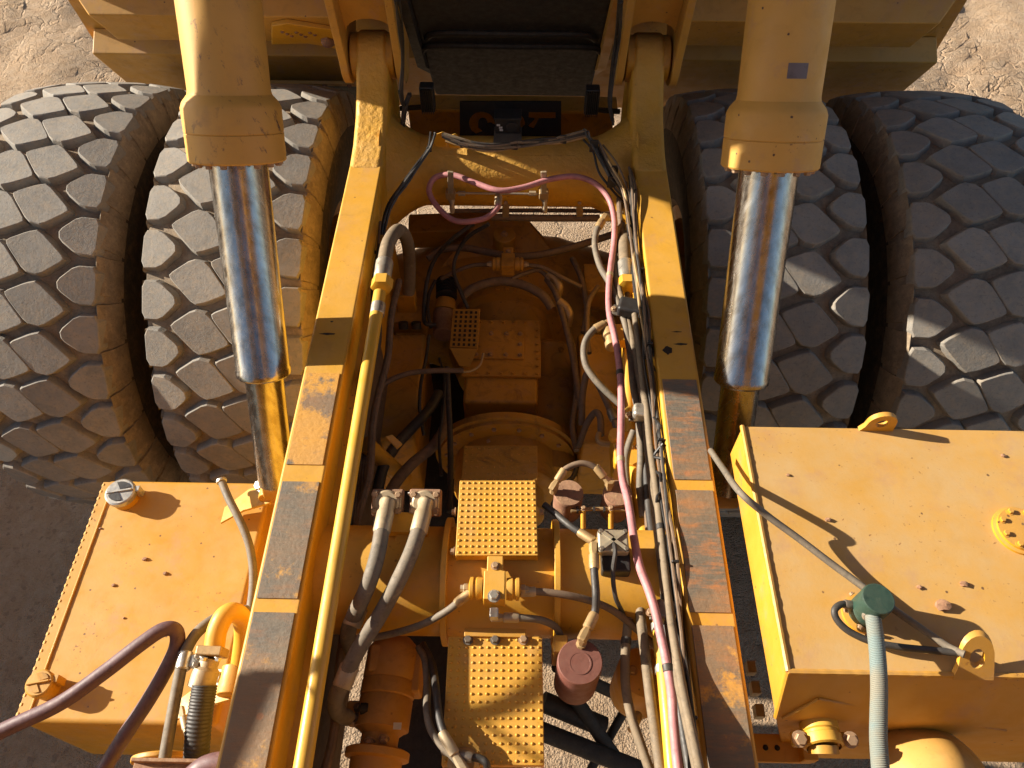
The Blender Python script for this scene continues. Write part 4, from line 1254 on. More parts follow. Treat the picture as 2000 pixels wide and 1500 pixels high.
hose('loop_hose', 'thick tan hose standing up from the pipe nut in the bundle',
     [(1222, 535, 2.46), (1220, 500, 2.47), (1219, 472, 2.46), (1226, 455, 2.40), (1240, 470, 2.3)], 0.034, 'hose_tan', n=18)
p, q = at(1223, 546, 2.46), at(1221, 512, 2.47)
solo('loop_sleeve', B().lathe(p, q - p, [(0.036, 0), (0.041, 0.004), (0.041, (q - p).length * 0.9), (0.036, (q - p).length)], 24), M['zinc'], 'bright crimped sleeve above the pipe nut in the bundle', 'sleeve', 'crimped sleeves of the pressure hoses')
# clamps round the bundle
def clamp(px, py, z, w, h, rx, mat, label):
    p = at(px, py, z)
    t = thing('hose_clamp', label, 'clamp', p, 'clamps round the hose bundle')
    ang = Matrix.Rotation(R(rx), 3, 'Z')
    part('clamp_body', B().box(p, (w, h, 0.062), ang), M[mat], t, 0.016)
    part('clamp_base', B().box(p + V((0.01, 0, -0.036)), (w * 1.5, h * 0.7, 0.01), ang), M['steel'], t, 0.003)
    for sx in (-1, 1):
        bolt(t, p + ang @ V((sx * w * 0.64, 0, -0.03)), (0, 0, 1), 0.011, M['bolt'])
clamp(1234, 602, 2.525, 0.125, 0.085, -14, 'black', 'dark rubber lined clamp, uppermost on the hose bundle')
clamp(1254, 806, 2.535, 0.078, 0.064, -6, 'zinc', 'pale bright clamp in the middle of the hose bundle')
clamp(1300, 1195, 2.62, 0.075, 0.07, -10, 'steel', 'grey clamp with bolted ear, lowest on the hose bundle')
# dim hoses deep in the frame
deep = [('dim brown hose sagging across in front of the round nose boss', [(835, 505, 2.0), (862, 488, 2.02), (905, 484, 2.02), (950, 492, 2.02), (1000, 500, 2.02), (1050, 498, 2.02), (1105, 486, 2.04), (1160, 470, 2.06), (1205, 455, 2.08)], 0.021, 'hose_brown'),
        ('thick black hose slanting into the dark toward the first flange', [(857, 768, 1.9), (838, 800, 1.95), (805, 836, 2.0), (772, 872, 2.05), (748, 915, 2.1), (736, 965, 2.15)], 0.026, 'hose_black'),
        ('thick dark hose slanting into the dark toward the second flange', [(872, 795, 1.9), (868, 835, 1.95), (845, 872, 2.0), (806, 905, 2.05), (775, 940, 2.1), (758, 972, 2.2)], 0.026, 'hose_brown'),
        ('upright black hose in front of the bell housing', [(873, 718, 2.05), (876, 780, 2.05), (879, 850, 2.05), (880, 920, 2.05), (878, 1000, 2.05)], 0.014, 'hose_black'),
        ('thin dim hose arching across the suspension box', [(716, 850, 2.1), (722, 792, 2.12), (748, 752, 2.13), (795, 730, 2.12), (850, 724, 2.1), (905, 724, 2.08)], 0.0135, 'hose_brown'),
        ('thick curved hose over the rear bell of the transmission', [(905, 577, 2.0), (930, 560, 2.02), (975, 549, 2.03), (1020, 556, 2.03), (1058, 576, 2.02), (1078, 602, 1.98)], 0.025, 'hose_brown'),
        ('dim hose running down beside the transmission flank', [(1068, 545, 2.0), (1085, 572, 2.0), (1100, 620, 1.97), (1115, 680, 1.94), (1126, 740, 1.9), (1134, 800, 1.85)], 0.017, 'hose_brown'),
        ('second dim hose running down near the suspension box', [(1118, 505, 1.95), (1136, 545, 1.95), (1146, 600, 1.93), (1140, 650, 1.9)], 0.017, 'hose_brown'),
        ('thin hose from the small rear valve toward the frame', [(1022, 517, 2.08), (1060, 522, 2.08), (1098, 542, 2.05), (1135, 560, 2.0)], 0.012, 'hose_brown'),
        ('thin hose from the small rear valve toward the ribbed sleeve', [(958, 517, 2.08), (925, 518, 2.08), (890, 530, 2.05), (862, 545, 2.0)], 0.012, 'hose_brown'),
        ('dark hose falling from the pink loop to the perforated guard', [(955, 438, 2.35), (915, 462, 2.25), (893, 495, 2.15), (886, 530, 2.1), (900, 570, 2.06), (914, 602, 2.02)], 0.011, 'hose_black'),
        ('dark hose falling from the pink loop past the ribbed sleeve', [(925, 436, 2.35), (880, 470, 2.25), (850, 505, 2.12), (834, 550, 2.02), (828, 610, 1.95), (832, 632, 1.95), (852, 634, 1.95)], 0.012, 'hose_black'),
        ('dark hose lying in the rail corner behind the long yellow pipe', [(712, 640, 2.3), (700, 720, 2.32), (682, 800, 2.35), (672, 860, 2.38), (670, 905, 2.38), (660, 990, 2.36), (640, 1100, 2.35), (615, 1230, 2.34), (590, 1400, 2.34), (575, 1520, 2.34)], 0.013, 'hose_grey')]
for lab, pts, r, mt in deep:
    hose('deep_hose', lab, pts, r, mt, group='hoses deep in the frame')
# dangling cable bundle on the filler-cap side
cb = thing('wire_bundle', 'taped brown wire bundle hanging between the long yellow pipe and thick hose', 'wires', at(700, 1100, 2.4))
for k in range(3):
    o = k * 4 - 4
    part('cable', B().tube([at(712 + o, 880, 2.2), at(704 + o * 1.5, 960, 2.3), at(696 + o, 1020, 2.38), at(702 + o * .8, 1070, 2.4), at(700 + o * 1.2, 1140, 2.38), at(690 + o, 1200, 2.34), at(672 + o, 1280, 2.3)], 0.006, 7), M['hose_brown'], cb)
for py, px in ((1052, 700), (1140, 699)):
    p = at(px, py, 2.40)
    part('tape', B().box(p, (0.03, 0.012, 0.025)), M['black'], cb, 0.004)

# wiring along the big-tank side rail and over the rear cross tube
def wires(name, label, path, n, spread, r, mats, seed, z_sp=0.02):
    rnd = random.Random(seed)
    P = [p if isinstance(p, Vector) else at(*p) for p in path]
    t = thing(name, label, 'wiring', P[len(P) // 2], 'wiring harnesses')
    for k in range(n):
        ox, oz = rnd.uniform(-spread, spread), rnd.uniform(-z_sp, z_sp)
        pts = [p + V((ox + rnd.uniform(-1, 1) * spread * 0.5, 0, oz + rnd.uniform(-1, 1) * z_sp * 0.5)) for p in P]
        part('cable', B().tube(pts, r * rnd.uniform(0.7, 1.3), 6, 6), M[mats[k % len(mats)]], t)
    for p in P[1:-1:2]:
        part('cable_tie', B().box(p, (spread * 2.2, 0.01, z_sp * 2.4)), M['black'], t, 0.004)
hy = [3.15, 2.95, 2.7, 2.45, 2.2, 2.0, 1.8, 1.55, 1.3, 1.05, 0.8, 0.55, 0.3, 0.1]
wires('wiring_harness', 'messy black wiring running along the inner face of the big tank side rail',
      [V((0.612 + 0.004 * math.sin(i * 2.1), y, 2.605 + 0.015 * math.sin(i * 1.7) + max(0, 0.05 - 0.06 * abs(y - 0.4)))) for i, y in enumerate(hy)], 10, 0.012, 0.0048, ('hose_black', 'hose_brown', 'black', 'hose_tan', 'hose_black', 'hose_brown'), 4, 0.045)
wires('wiring_harness', 'dark cables dropping from the lifting loop down to the long yellow pipe',
      [(848, 262, 2.72), (838, 292, 2.66), (815, 325, 2.62), (788, 362, 2.58), (765, 400, 2.54), (748, 440, 2.5), (742, 480, 2.45), (735, 560, 2.4)], 4, 0.012, 0.006, ('hose_black', 'black'), 5, 0.012)
wires('wiring_harness', 'cables and brown conduit lying over the top of the rear cross tube',
      [(868, 268, 2.72), (905, 280, 2.70), (955, 288, 2.69), (1005, 284, 2.69), (1055, 278, 2.69), (1100, 272, 2.70), (1146, 262, 2.72)], 8, 0.016, 0.007, ('hose_black', 'hose_tan', 'steel', 'fitting'), 6, 0.022)
wires('wiring_harness', 'loose black and pale cables hanging at the big tank end of the cross tube',
      [(1146, 262, 2.73), (1160, 285, 2.69), (1178, 325, 2.62), (1195, 355, 2.58), (1212, 375, 2.54), (1222, 385, 2.52)], 6, 0.02, 0.0055, ('hose_black', 'black', 'hose_grey'), 8, 0.03)
wires('wiring_harness', 'black cable loop beside the hinge arm on the filler cap tank side',
      [(775, 0, 3.4), (782, 60, 3.15), (786, 120, 2.95), (782, 180, 2.8), (790, 205, 2.72), (800, 185, 2.76), (790, 210, 2.7), (785, 250, 2.6)], 3, 0.010, 0.007, ('hose_black', 'black'), 9, 0.01)
wires('wiring_harness', 'thin black cables hanging beside the hinge arm on the big tank side',
      [(1213, 0, 3.4), (1208, 70, 3.1), (1198, 140, 2.9), (1192, 200, 2.75), (1198, 240, 2.65)], 3, 0.010, 0.006, ('hose_black', 'black'), 10, 0.01)
for lab, xs_, z0, mt, r_ in (('black loom lying nearest the big tank side rail, from cross tube to the near edge', 0.605, 2.50, 'black', 0.009),
                             ('dusty brown conduit running low in the corner of the big tank side rail', 0.585, 2.44, 'hose_brown', 0.014),
                             ('thin pale line tied along the inner face of the big tank side rail', 0.618, 2.50, 'hose_tan', 0.006)):
    rnd = random.Random(len(lab))
    P = [V((xs_ + rnd.uniform(-0.012, 0.006), y, z0 + rnd.uniform(-0.02, 0.02))) for y in hy]
    solo('loom', B().tube(P, r_, 9), M[mt], lab, 'wiring', 'wiring harnesses')
for k, (py, dz) in enumerate(((690, 0.02), (850, 0.03), (905, 0.02), (955, 0.03))):
    rnd = random.Random(k)
    c0 = at(1284 + (py - 690) * 0.06, py, 2.62)
    P = [c0 + V((rnd.uniform(-0.035, 0.0), 0.07 - i * 0.035, rnd.uniform(-0.03, 0.03) + dz * math.sin(i * 1.3))) for i in range(6)]
    solo('wire_loop', B().tube(P, 0.0055, 7), M['black'], ('upper', 'second', 'third', 'lowest')[k] + ' slack black wire loop against the big tank side rail', 'wiring', 'wiring harnesses')
for lab, xs_, z0, mt, r_ in (('black hose in the corner of the filler cap side rail, behind the long yellow pipe', -0.595, 2.40, 'hose_black', 0.016),
                             ('brown taped loom hanging under the long yellow pipe', -0.56, 2.30, 'hose_brown', 0.017),
                             ('slim black cable tied along the filler cap side rail', -0.605, 2.50, 'black', 0.008)):
    rnd = random.Random(len(lab) + 3)
    P = [V((xs_ + rnd.uniform(-0.008, 0.02), y, z0 + rnd.uniform(-0.03, 0.03))) for y in hy[2:]]
    solo('loom', B().tube(P, r_, 9), M[mt], lab, 'wiring', 'wiring harnesses')
# undercarriage seen through the gaps
uc = thing('drive_shaft', 'dark drive shaft and links low under the front cross tube', 'drive shaft', (0.0, 0.9, 0.9))
part('shaft', B().cyl((-0.06, 2.0, 1.45), (-0.05, -0.3, 1.35), 0.11, n=24), M['soot'], uc)
part('yoke', B().cyl((-0.055, 0.75, 1.40), (-0.055, 0.55, 1.39), 0.17, n=24), M['grimy'], uc, 0.01)
part('shade_sheet', B().prism([V((-0.62, 3.15, 1.0)), V((-0.10, 3.15, 1.0)), V((-0.16, 1.35, 1.2)), V((-0.12, 0.1, 1.15)), V((-0.62, 0.1, 1.15))], (0, 0, -0.02)), M['soot'], uc)  # black sheet added to stand in for the dark void under the frame
for a, b_, r_ in (((1050, 1425, 1.2), (1290, 1520, 1.0), 0.045), ((1100, 1330, 1.3), (1215, 1500, 1.0), 0.035), ((1085, 1300, 1.5), (1300, 1400, 1.1), 0.03), ((1230, 1370, 1.2), (1150, 1510, 0.9), 0.022), ((1060, 1370, 1.2), (1180, 1420, 1.1), 0.05)):
    part('link', B().cyl(at(*a), at(*b_), r_, n=14), M['soot'], uc)
deep2 = [('thin black hose curling beside the ribbed sleeve toward the frame', [(850, 548, 1.98), (838, 575, 1.97), (836, 610, 1.96), (842, 640, 1.94)], 0.010, 'hose_black'),
         ('steel line looping from the perforated guard to its small tee', [(944, 690, 1.95), (938, 712, 1.94), (922, 724, 1.95), (905, 727, 1.97)], 0.006, 'ferrule'),
         ('hose in shadow between bell housing and big tank side box', [(1108, 640, 1.9), (1122, 700, 1.88), (1126, 770, 1.86), (1118, 830, 1.84), (1126, 880, 1.84)], 0.016, 'hose_brown'),
         ('hose rising beside the suspension box on the big tank side', [(1168, 560, 2.0), (1150, 590, 2.02), (1146, 640, 2.02), (1150, 690, 2.0)], 0.015, 'hose_brown'),
         ('dark hose dropping across the suspension box on the filler cap tank side', [(838, 655, 2.0), (832, 700, 2.0), (822, 750, 2.0), (820, 800, 1.98), (828, 850, 1.95)], 0.009, 'hose_black'),
         ('black cable following the bell housing edge on the filler cap tank side', [(858, 700, 2.05), (868, 740, 2.06), (866, 800, 2.06), (858, 860, 2.05), (862, 930, 2.05)], 0.007, 'black'),
         ('thick dim hose rising from the bell toward the small rear valve', [(1075, 548, 2.02), (1052, 528, 2.04), (1020, 536, 2.05), (1000, 545, 2.05)], 0.012, 'hose_brown'),
         ('curved dim hose in front of the two small filters', [(1128, 905, 2.1), (1120, 930, 2.15), (1100, 950, 2.2), (1080, 985, 2.25)], 0.011, 'hose_black')]
for lab, pts, r, mt in deep2:
    hose('deep_hose', lab, pts, r, mt, group='hoses deep in the frame')
wires('wiring_harness', 'loose tan and brown wires falling from the cross tube end into the bundle',
      [(1172, 290, 2.66), (1200, 335, 2.62), (1222, 385, 2.60), (1234, 450, 2.59), (1246, 530, 2.58), (1256, 610, 2.58), (1266, 690, 2.59)], 8, 0.016, 0.0055, ('hose_tan', 'hose_brown', 'hose_black', 'fitting'), 21, 0.03)
wires('wiring_harness', 'thin dark wires in the corner behind the loop hose of the long yellow pipe',
      [(742, 440, 2.5), (732, 500, 2.48), (722, 570, 2.46), (712, 650, 2.44), (700, 740, 2.42), (690, 830, 2.42)], 5, 0.012, 0.006, ('hose_black', 'hose_brown'), 22, 0.03)
for px, py, zz, lab in ((1105, 600, 1.98, 'dusty elbow at the lower end of the curved hose over the rear bell'), (1085, 545, 2.02, 'yellow clamp block on the hose beside the rear bell')):
    q = at(px, py, zz)
    solo('hose_elbow', B().tube([q + V((-0.04, 0.03, 0.02)), q, q + V((0.02, -0.04, -0.02)), q + V((0.01, -0.07, -0.07))], 0.024, 12), M['fitting'], lab, 'fitting')
# metal line with two upright brackets on the front of the cross tube
ln = thing('brake_line', 'thin steel line with two upright brackets on the rear cross tube, inside the pink loop', 'brake line', at(970, 378, 2.42))
part('line', B().tube([at(888, 377, 2.42), at(970, 378, 2.42), at(1050, 379, 2.42)], 0.006, 8), M['zinc'], ln)
for px in (880, 1062):
    part('bracket', B().beam(at(px, 335, 2.60), at(px, 392, 2.38), 0.03, 0.012, (0, -1, 0.4)), M['ferrule'], ln, 0.003)
    part('tee_block', B().box(at(px, 379, 2.42), (0.05, 0.045, 0.045)), M['fitting'], ln, 0.006)
    part('fitting', B().lathe(at(px + 2, 385, 2.40), (0.03, -0.5, -0.8), [(0.013, 0), (0.016, 0.02), (0.011, 0.04), (0.015, 0.06), (0.011, 0.085)], 10), M['ferrule'], ln)
    part('hex_nut', B().lathe(at(px + (22 if px < 900 else -22), 378, 2.42), (1, 0, 0), [(0.014, -0.018), (0.014, 0.018)], 6), M['ferrule'], ln)
# lower cross pipe with two hangers
lo = thing('cross_pipe', 'dusty brown pipe running crosswise beneath the rear cross tube', 'pipe', at(1060, 425, 2.2), 'pipes')
part('pipe_body', B().tube([at(960, 424, 2.2), at(1060, 426, 2.2), at(1200, 426, 2.2)], 0.02, 12), M['hose_brown'], lo)
part('pipe_body', B().tube([at(880, 412, 2.2), at(1060, 411, 2.2), at(1215, 413, 2.2)], 0.012, 10), M['hose_brown'], lo)
for px in (988, 1132):
    part('hanger', B().beam(at(px, 388, 2.34), at(px, 432, 2.18), 0.038, 0.012, (0, -1, 0.5)), M['fitting'], lo, 0.003)
    bolt(lo, at(px, 396, 2.335), (0, -0.8, 0.5), 0.008, M['bolt'])
solo('pipe_tee', B().lathe(at(1172, 424, 2.36), (1, 0.05, 0.1), [(0.02, 0), (0.026, 0.01), (0.026, 0.05), (0.02, 0.06), (0.024, 0.07), (0.024, 0.1)], 10), M['ferrule'], 'pale dusty elbow where the curved grey hose starts', 'pipe elbow')
solo('pipe_elbow', B().blob(at(1218, 408, 2.42), (0.028, 0.03, 0.03), 2, 2, 0.2), M['ferrule'], 'knobbly dusty union beside the pink hose at the cross pipe end', 'pipe elbow')

# ---------------------------------------------------------------- small valves
def shuttle(px, py, z, s, mat, name, label, upright):
    p = at(px, py, z)
    t = thing(name, label, 'valve', p - V((0, 0, 0.04)), 'double check valves')
    part('valve_block', B().box(p, (0.072 * s, 0.10 * s, 0.075 * s)), M[mat], t, 0.004)
    for sx in (-1, 1):
        part('end_cap', B().lathe(p + V((sx * 0.040 * s, 0, 0)), (sx, 0, 0), [(0.036 * s, 0), (0.038 * s, 0.012), (0.038 * s, 0.02), (0.034 * s, 0.022), (0.034 * s, 0.03), (0.038 * s, 0.032), (0.038 * s, 0.042), (0.02 * s, 0.046)], 24), M[mat], t)
        part('port_fitting', B().lathe(p + V((sx * 0.085 * s, 0, 0)), (sx, 0, 0), [(0.014, 0), (0.017, 0.004), (0.017, 0.018), (0.012, 0.02), (0.012, 0.03)], 6), M['ferrule'], t)
    part('mount_strap', B().box(p + V((0, 0.075 * s, -0.0)), (0.055 * s, 0.065 * s, 0.05)), M[mat], t, 0.004)
    bolt(t, p + V((0.0, 0.07 * s, 0.026)), (0, 0, 1), 0.011, M['bolt'])
    if upright:
        bolt(t, p + V((0.0, -0.04 * s, 0.0378 * s)), (0, 0, 1), 0.016, M['zinc'])
        part('drop_fitting', B().box(p + V((0.0, -0.075 * s, -0.03)), (0.03, 0.035, 0.035)), M['zinc'], t, 0.005)
    return t
shuttle(966, 1150, 2.63, 1.0, 'yellow', 'shuttle_valve', 'sunlit yellow double check valve in front of the studded step plate', True)
shuttle(992, 516, 2.10, 1.0, 'grimy', 'shuttle_valve', 'shaded yellow double check valve below the round nose boss', False)
# pale valve block by the bundle
p = at(1197, 1060, 2.645)
vb = thing('valve_block', 'pale cast valve block with black base beside the pink hose', 'valve', p - V((0, 0, 0.08)))
part('casting', B().box(p, (0.105, 0.085, 0.04)), M['alu'], vb, 0.008)
part('rib', B().beam(p + V((-0.045, -0.035, 0.022)), p + V((0.045, 0.035, 0.022)), 0.012, 0.012), M['alu'], vb)
part('rib', B().beam(p + V((-0.045, 0.035, 0.022)), p + V((0.045, -0.035, 0.022)), 0.012, 0.012), M['alu'], vb)
for sx in (-1, 1):
    for sy in (-1, 1):
        bolt(vb, p + V((sx * 0.042, sy * 0.032, 0.02)), (0, 0, 1), 0.008, M['steel'])
part('black_base', B().box(p + V((0.01, -0.05, -0.055)), (0.10, 0.09, 0.07)), M['black'], vb, 0.008)
part('lead', B().tube([p + V((0, -0.01, 0.02)), p + V((0.002, -0.05, 0.03)), at(1197, 1120, 2.64), at(1202, 1165, 2.6), at(1215, 1195, 2.52), at(1226, 1225, 2.45)], 0.008, 8), M['hose_black'], vb)
# yellow manifold in the corner of the bundle
p = at(1215, 880, 2.26)
mf = thing('manifold', 'orange yellow manifold block under the pink hose with bolted lugs', 'manifold', p)
part('manifold_body', B().box(p + V((0.02, 0, -0.05)), (0.12, 0.17, 0.16)), M['yellow'], mf, 0.01)
part('port', B().cyl(p + V((-0.03, 0.05, 0.02)), p + V((-0.03, 0.05, 0.06)), 0.03, n=18), M['yellow'], mf, 0.004)
part('port', B().cyl(p + V((0.04, -0.07, 0.02)), p + V((0.04, -0.07, 0.055)), 0.034, n=18), M['yellow'], mf, 0.004)
for k in range(4):
    bolt(mf, p + V((-0.02 + 0.028 * k, 0.0, 0.03)), (0, 0, 1), 0.009, M['bolt'])
p = at(1190, 660, 2.34)
cv2 = thing('relief_valve', 'dusty tan relief valve with round nut under the upper clamp', 'valve', p)
part('valve_body', B().lathe(p + V((0, 0.05, 0)), (0.1, -1, 0.1), [(0.03, 0), (0.036, 0.01), (0.036, 0.05), (0.026, 0.055), (0.026, 0.08), (0.033, 0.085), (0.033, 0.115), (0.02, 0.12)], 18), M['fitting'], cv2)
part('valve_mount', B().box(p + V((0.055, 0.03, -0.02)), (0.06, 0.10, 0.06)), M['yellow'], cv2, 0.006)

# ---------------------------------------------------------------- filters
def canister(name, label, px, py, ztop, r, h, mat, ring=True):
    c = at(px, py, ztop)
    t = thing(name, label, 'filter', c - V((0, 0, h)), 'canister filters')
    part('can', B().lathe(c - V((0, 0, h)), (0, 0, 1), [(r * 0.86, 0), (r, 0.012), (r, h - 0.014), (r * 0.985, h - 0.003), (r * 0.95, h)], 48), M[mat], t, sharp=32)
    if ring:
        part('top_ring', B().lathe(c + V((0, -0.005, -0.001)), (0, 0, 1), [(r * 0.50, 0), (r * 0.50, 0.003), (r * 0.44, 0.003), (r * 0.43, 0.0022)], 32), M[mat], t)
    return t, c
t, c = canister('canister_filter', 'maroon canister filter with a hose fitting on top beside the long step plate', 1133, 1292, 2.56, 0.0745, 0.27, 'maroon')
part('top_fitting', B().lathe(c + V((0.005, 0.055, 0)), (0.05, 0.1, 1), [(0.018, 0), (0.018, 0.012), (0.013, 0.014), (0.013, 0.03), (0.017, 0.032), (0.017, 0.05), (0.011, 0.055)], 8), M['fitting'], t)
part('drain_bowl', B().lathe(c - V((0.005, -0.02, 0.27)), (0, 0, -1), [(0.05, 0), (0.048, 0.09), (0.02, 0.10), (0.016, 0.17), (0.01, 0.175)], 20), M['soot'], t)
part('filter_strap', B().box(c + V((-0.06, 0.07, -0.12)), (0.05, 0.06, 0.16)), M['grimy'], t, 0.006)
t, c = canister('canister_filter', 'small rusty filter nearer the sunlit step plate', 1111, 962, 2.47, 0.057, 0.16, 'rust', False)
part('top_fitting', B().lathe(at(1080, 962, 2.47), (0.1, 0.3, 1), [(0.014, 0), (0.014, 0.02), (0.018, 0.022), (0.018, 0.04)], 8), M['fitting'], t)
t, c = canister('canister_filter', 'small rusty filter half covered by the pink hose', 1207, 962, 2.47, 0.057, 0.16, 'rust', False)
part('top_fitting', B().lathe(at(1189, 955, 2.47), (0.0, 0.2, 1), [(0.014, 0), (0.014, 0.02), (0.018, 0.022), (0.018, 0.05)], 6), M['fitting'], t)
rl = thing('filter_rail', 'slim yellow rail with tied wires below the two small filters', 'rail', at(1165, 995, 2.42))
part('rail_bar', B().tube([at(1115, 998, 2.44), at(1165, 994, 2.44), at(1225, 996, 2.44)], 0.008, 8), M['fitting'], rl)
for px in (1139, 1193):
    part('post', B().cyl(at(px, 995, 2.445), at(px, 1032, 2.40), 0.010, n=12), M['yellow'], rl)
    bolt(rl, at(px, 993, 2.45), (0, 0.1, 1), 0.009, M['bolt'])
for px in (1128, 1160, 1180):
    part('wire_tie', B().box(at(px, 996, 2.443), (0.008, 0.02, 0.022)), M['black'], rl)
# lobed yellow cover under the bundle foot
p = at(1262, 1310, 2.18)
lc = thing('round_cover', 'round yellow pump cover in shadow under the foot of the bundle', 'cover', p - V((0, 0, 0.3)))
part('cover_dome', B().lathe(p - V((0, 0, 0.3)), (0, 0, 1), [(0.105, 0), (0.105, 0.24), (0.09, 0.28), (0.05, 0.30), (0.01, 0.305)], 36), M['yellow'], lc)
bolt(lc, p + V((-0.05, 0.0, 0.0)), (0, 0, 1), 0.014, M['fitting'])
part('side_fitting', B().lathe(at(1247, 1395, 2.25), (-0.3, -0.5, 0.3), [(0.015, 0), (0.018, 0.01), (0.018, 0.04), (0.012, 0.045), (0.012, 0.08)], 10), M['ferrule'], lc)

# ---------------------------------------------------------------- step plates with raised studs
def step_plate(label, corners, th, mat, cols, rows, notch=False, skirt=0.035, studr=0.0050, clear=0.5):
    c = sum(corners, V((0, 0, 0))) / 4
    t = thing('step_plate', label, 'step plate', c - V((0, 0, 0.05)), 'studded step plates')
    A, Bq, C, D = corners      # far-left, far-right, near-right, near-left
    part('plate', B().prism([A, Bq, C, D], (0, 0, -th)), M[mat], t, 0.003)
    if skirt:
        for p, q in ((A, D), (C, Bq), (D, C)):
            inw = (c - (p + q) / 2)
            inw.z = 0
            inw.normalize()
            part('skirt', B().prism([p + inw * 0.002 - V((0, 0, th)), q + inw * 0.002 - V((0, 0, th)), q + inw * 0.002 - V((0, 0, th + skirt)), p + inw * 0.002 - V((0, 0, th + skirt))], inw * 0.006), M[mat], t)
    b = B()
    n = ((Bq - A).cross(D - A)).normalized()
    if n.z < 0:
        n = -n
    for j in range(rows):
        for i in range(cols):
            u, v = (i + 0.5) / cols, (j + 0.5) / rows
            p = A * (1 - u) * (1 - v) + Bq * u * (1 - v) + C * u * v + D * (1 - u) * v
            b.lathe(p - n * 0.001, n, [(studr * 1.15, 0), (studr * 0.9, 0.0034), (studr * 0.35, 0.0052)], 8, False, True)
    part('raised_stud', b, M[mat], t, kind='stuff', sharp=60)
    return t
q = [at(898, 938, 2.64), at(1046, 938, 2.64), at(1051, 1085, 2.64), at(889, 1085, 2.64)]
t = step_plate('bright sunlit yellow step plate with raised studs on the front cross tube', q, 0.007, 'yellow', 13, 13)
for p in (at(890, 1000, 2.615), at(888, 1077, 2.615), at(1054, 1000, 2.615)):
    bolt(t, p, (-1 if p.x < 0.1 else 1, 0, 0), 0.012, M['bolt'])
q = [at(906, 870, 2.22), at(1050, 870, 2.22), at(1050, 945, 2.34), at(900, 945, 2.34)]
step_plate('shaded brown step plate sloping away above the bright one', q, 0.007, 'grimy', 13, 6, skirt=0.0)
q = [at(876, 1243, 2.50), at(1059, 1243, 2.50), at(1063, 1495, 2.50), at(862, 1495, 2.50)]
t = step_plate('long yellow step plate with raised studs, striped by shadows', q, 0.008, 'yellow', 13, 16)
for px in (914, 967, 1022):
    bolt(t, at(px, 1250, 2.502), (0, 0, 1), 0.013, M['steel'] if px < 1000 else M['bolt'])
part('hinge_strip', B().box(at(967, 1237, 2.50), (0.21, 0.03, 0.02)), M['grimy'], t, 0.003)

# ---------------------------------------------------------------- pump
pa, pb = at(772, 1262, 2.20), at(745, 1425, 2.20)
pu = thing('hydraulic_pump', 'dusty orange yellow hydraulic pump with round barrel beside the long step plate', 'pump', pb - V((0, 0, 0.12)))
d = (pb - pa).normalized()
L = (pb - pa).length
part('pump_barrel', B().lathe(pa, d, [(0.055, -0.03), (0.085, 0.0), (0.098, 0.02), (0.098, L * 0.42), (0.094, L * 0.44), (0.098, L * 0.46), (0.098, L * 0.62), (0.092, L * 0.64), (0.096, L * 0.66), (0.096, L)], 36), M['pump'], pu)
part('port_block', B().box(at(742, 1290, 2.25), (0.07, 0.10, 0.08)), M['pump'], pu, 0.01)
part('port_block', B().box(at(812, 1320, 2.18), (0.05, 0.14, 0.12)), M['pump'], pu, 0.01)
part('port_block', B().box(at(712, 1395, 2.18), (0.12, 0.075, 0.09)), M['pump'], pu, 0.01)
for px, py in ((700, 1382), (694, 1402), (716, 1380)):
    bolt(pu, at(px, py, 2.245), (-0.5, 0.2, 0.8), 0.013, M['steel'])
part('shaft_bore', B().cyl(at(720, 1384, 2.27), at(705, 1384, 2.27), 0.02, n=16), M['soot'], pu)
part('neck', B().lathe(pb, d, [(0.09, 0), (0.066, 0.02), (0.066, 0.06), (0.085, 0.07)], 30), M['pump'], pu)
part('mount_flange', B().lathe(pb + d * 0.065, d, [(0.10, 0), (0.112, 0.006), (0.112, 0.03), (0.09, 0.036), (0.085, 0.2)], 36), M['pump'], pu)
for px, py in ((722, 1446), (750, 1441)):
    bolt(pu, at(px, py, 2.27), (0, -1, 0.5), 0.015, M['bolt'])
part('sticker', B().box(at(776, 1418, 2.288), (0.028, 0.022, 0.002)), M['white'], pu)
hose('pump_hose', 'black hose lying beside the long step plate, nearer the pump',
     [(818, 1265, 2.350), (830, 1290, 2.390), (834, 1340, 2.430), (834, 1390, 2.510), (842, 1425, 2.530), (862, 1455, 2.540), (884, 1476, 2.540), (905, 1500, 2.540)], 0.0125, 'hose_grey', None, None)
hose('pump_hose', 'dark hose crossing onto the long step plate with a pale ferrule',
     [(826, 1258, 2.330), (845, 1300, 2.410), (852, 1350, 2.500), (858, 1400, 2.540), (870, 1440, 2.560), (888, 1472, 2.560)], 0.0125, 'hose_black', None, 'ferrule', L=0.075)
hose('hose_fitting', 'black elbow fitting on the corner of the long step plate', [(892, 1472, 2.540), (915, 1478, 2.550), (938, 1482, 2.550), (950, 1492, 2.550), (952, 1515, 2.530)], 0.012, 'hose_black', 'steel', None, cat='fitting')
p = at(905, 1492, 2.50)
solo('fitting_base', B().lathe(p - V((0, 0, 0.06)), (0, 0, 1), [(0.05, 0), (0.05, 0.06), (0.035, 0.075)], 20), M['fitting'], 'brass coloured round base at the near corner of the long step plate', 'fitting')
# grimy strut tube with a drilled tab near the first thick hose
stt = thing('strut_tube', 'slanting yellow strut tube with a drilled tab, half in sun', 'strut', at(760, 880, 2.2))
part('tube', B().cyl(at(715, 868, 2.26), at(790, 935, 1.9), 0.038, n=24), M['yellow'], stt)
part('tab', B().prism([at(752, 852, 2.40), at(766, 848, 2.40), at(786, 866, 2.37), at(775, 876, 2.37)], (0, 0, -0.012)), M['yellow'], stt, 0.003)

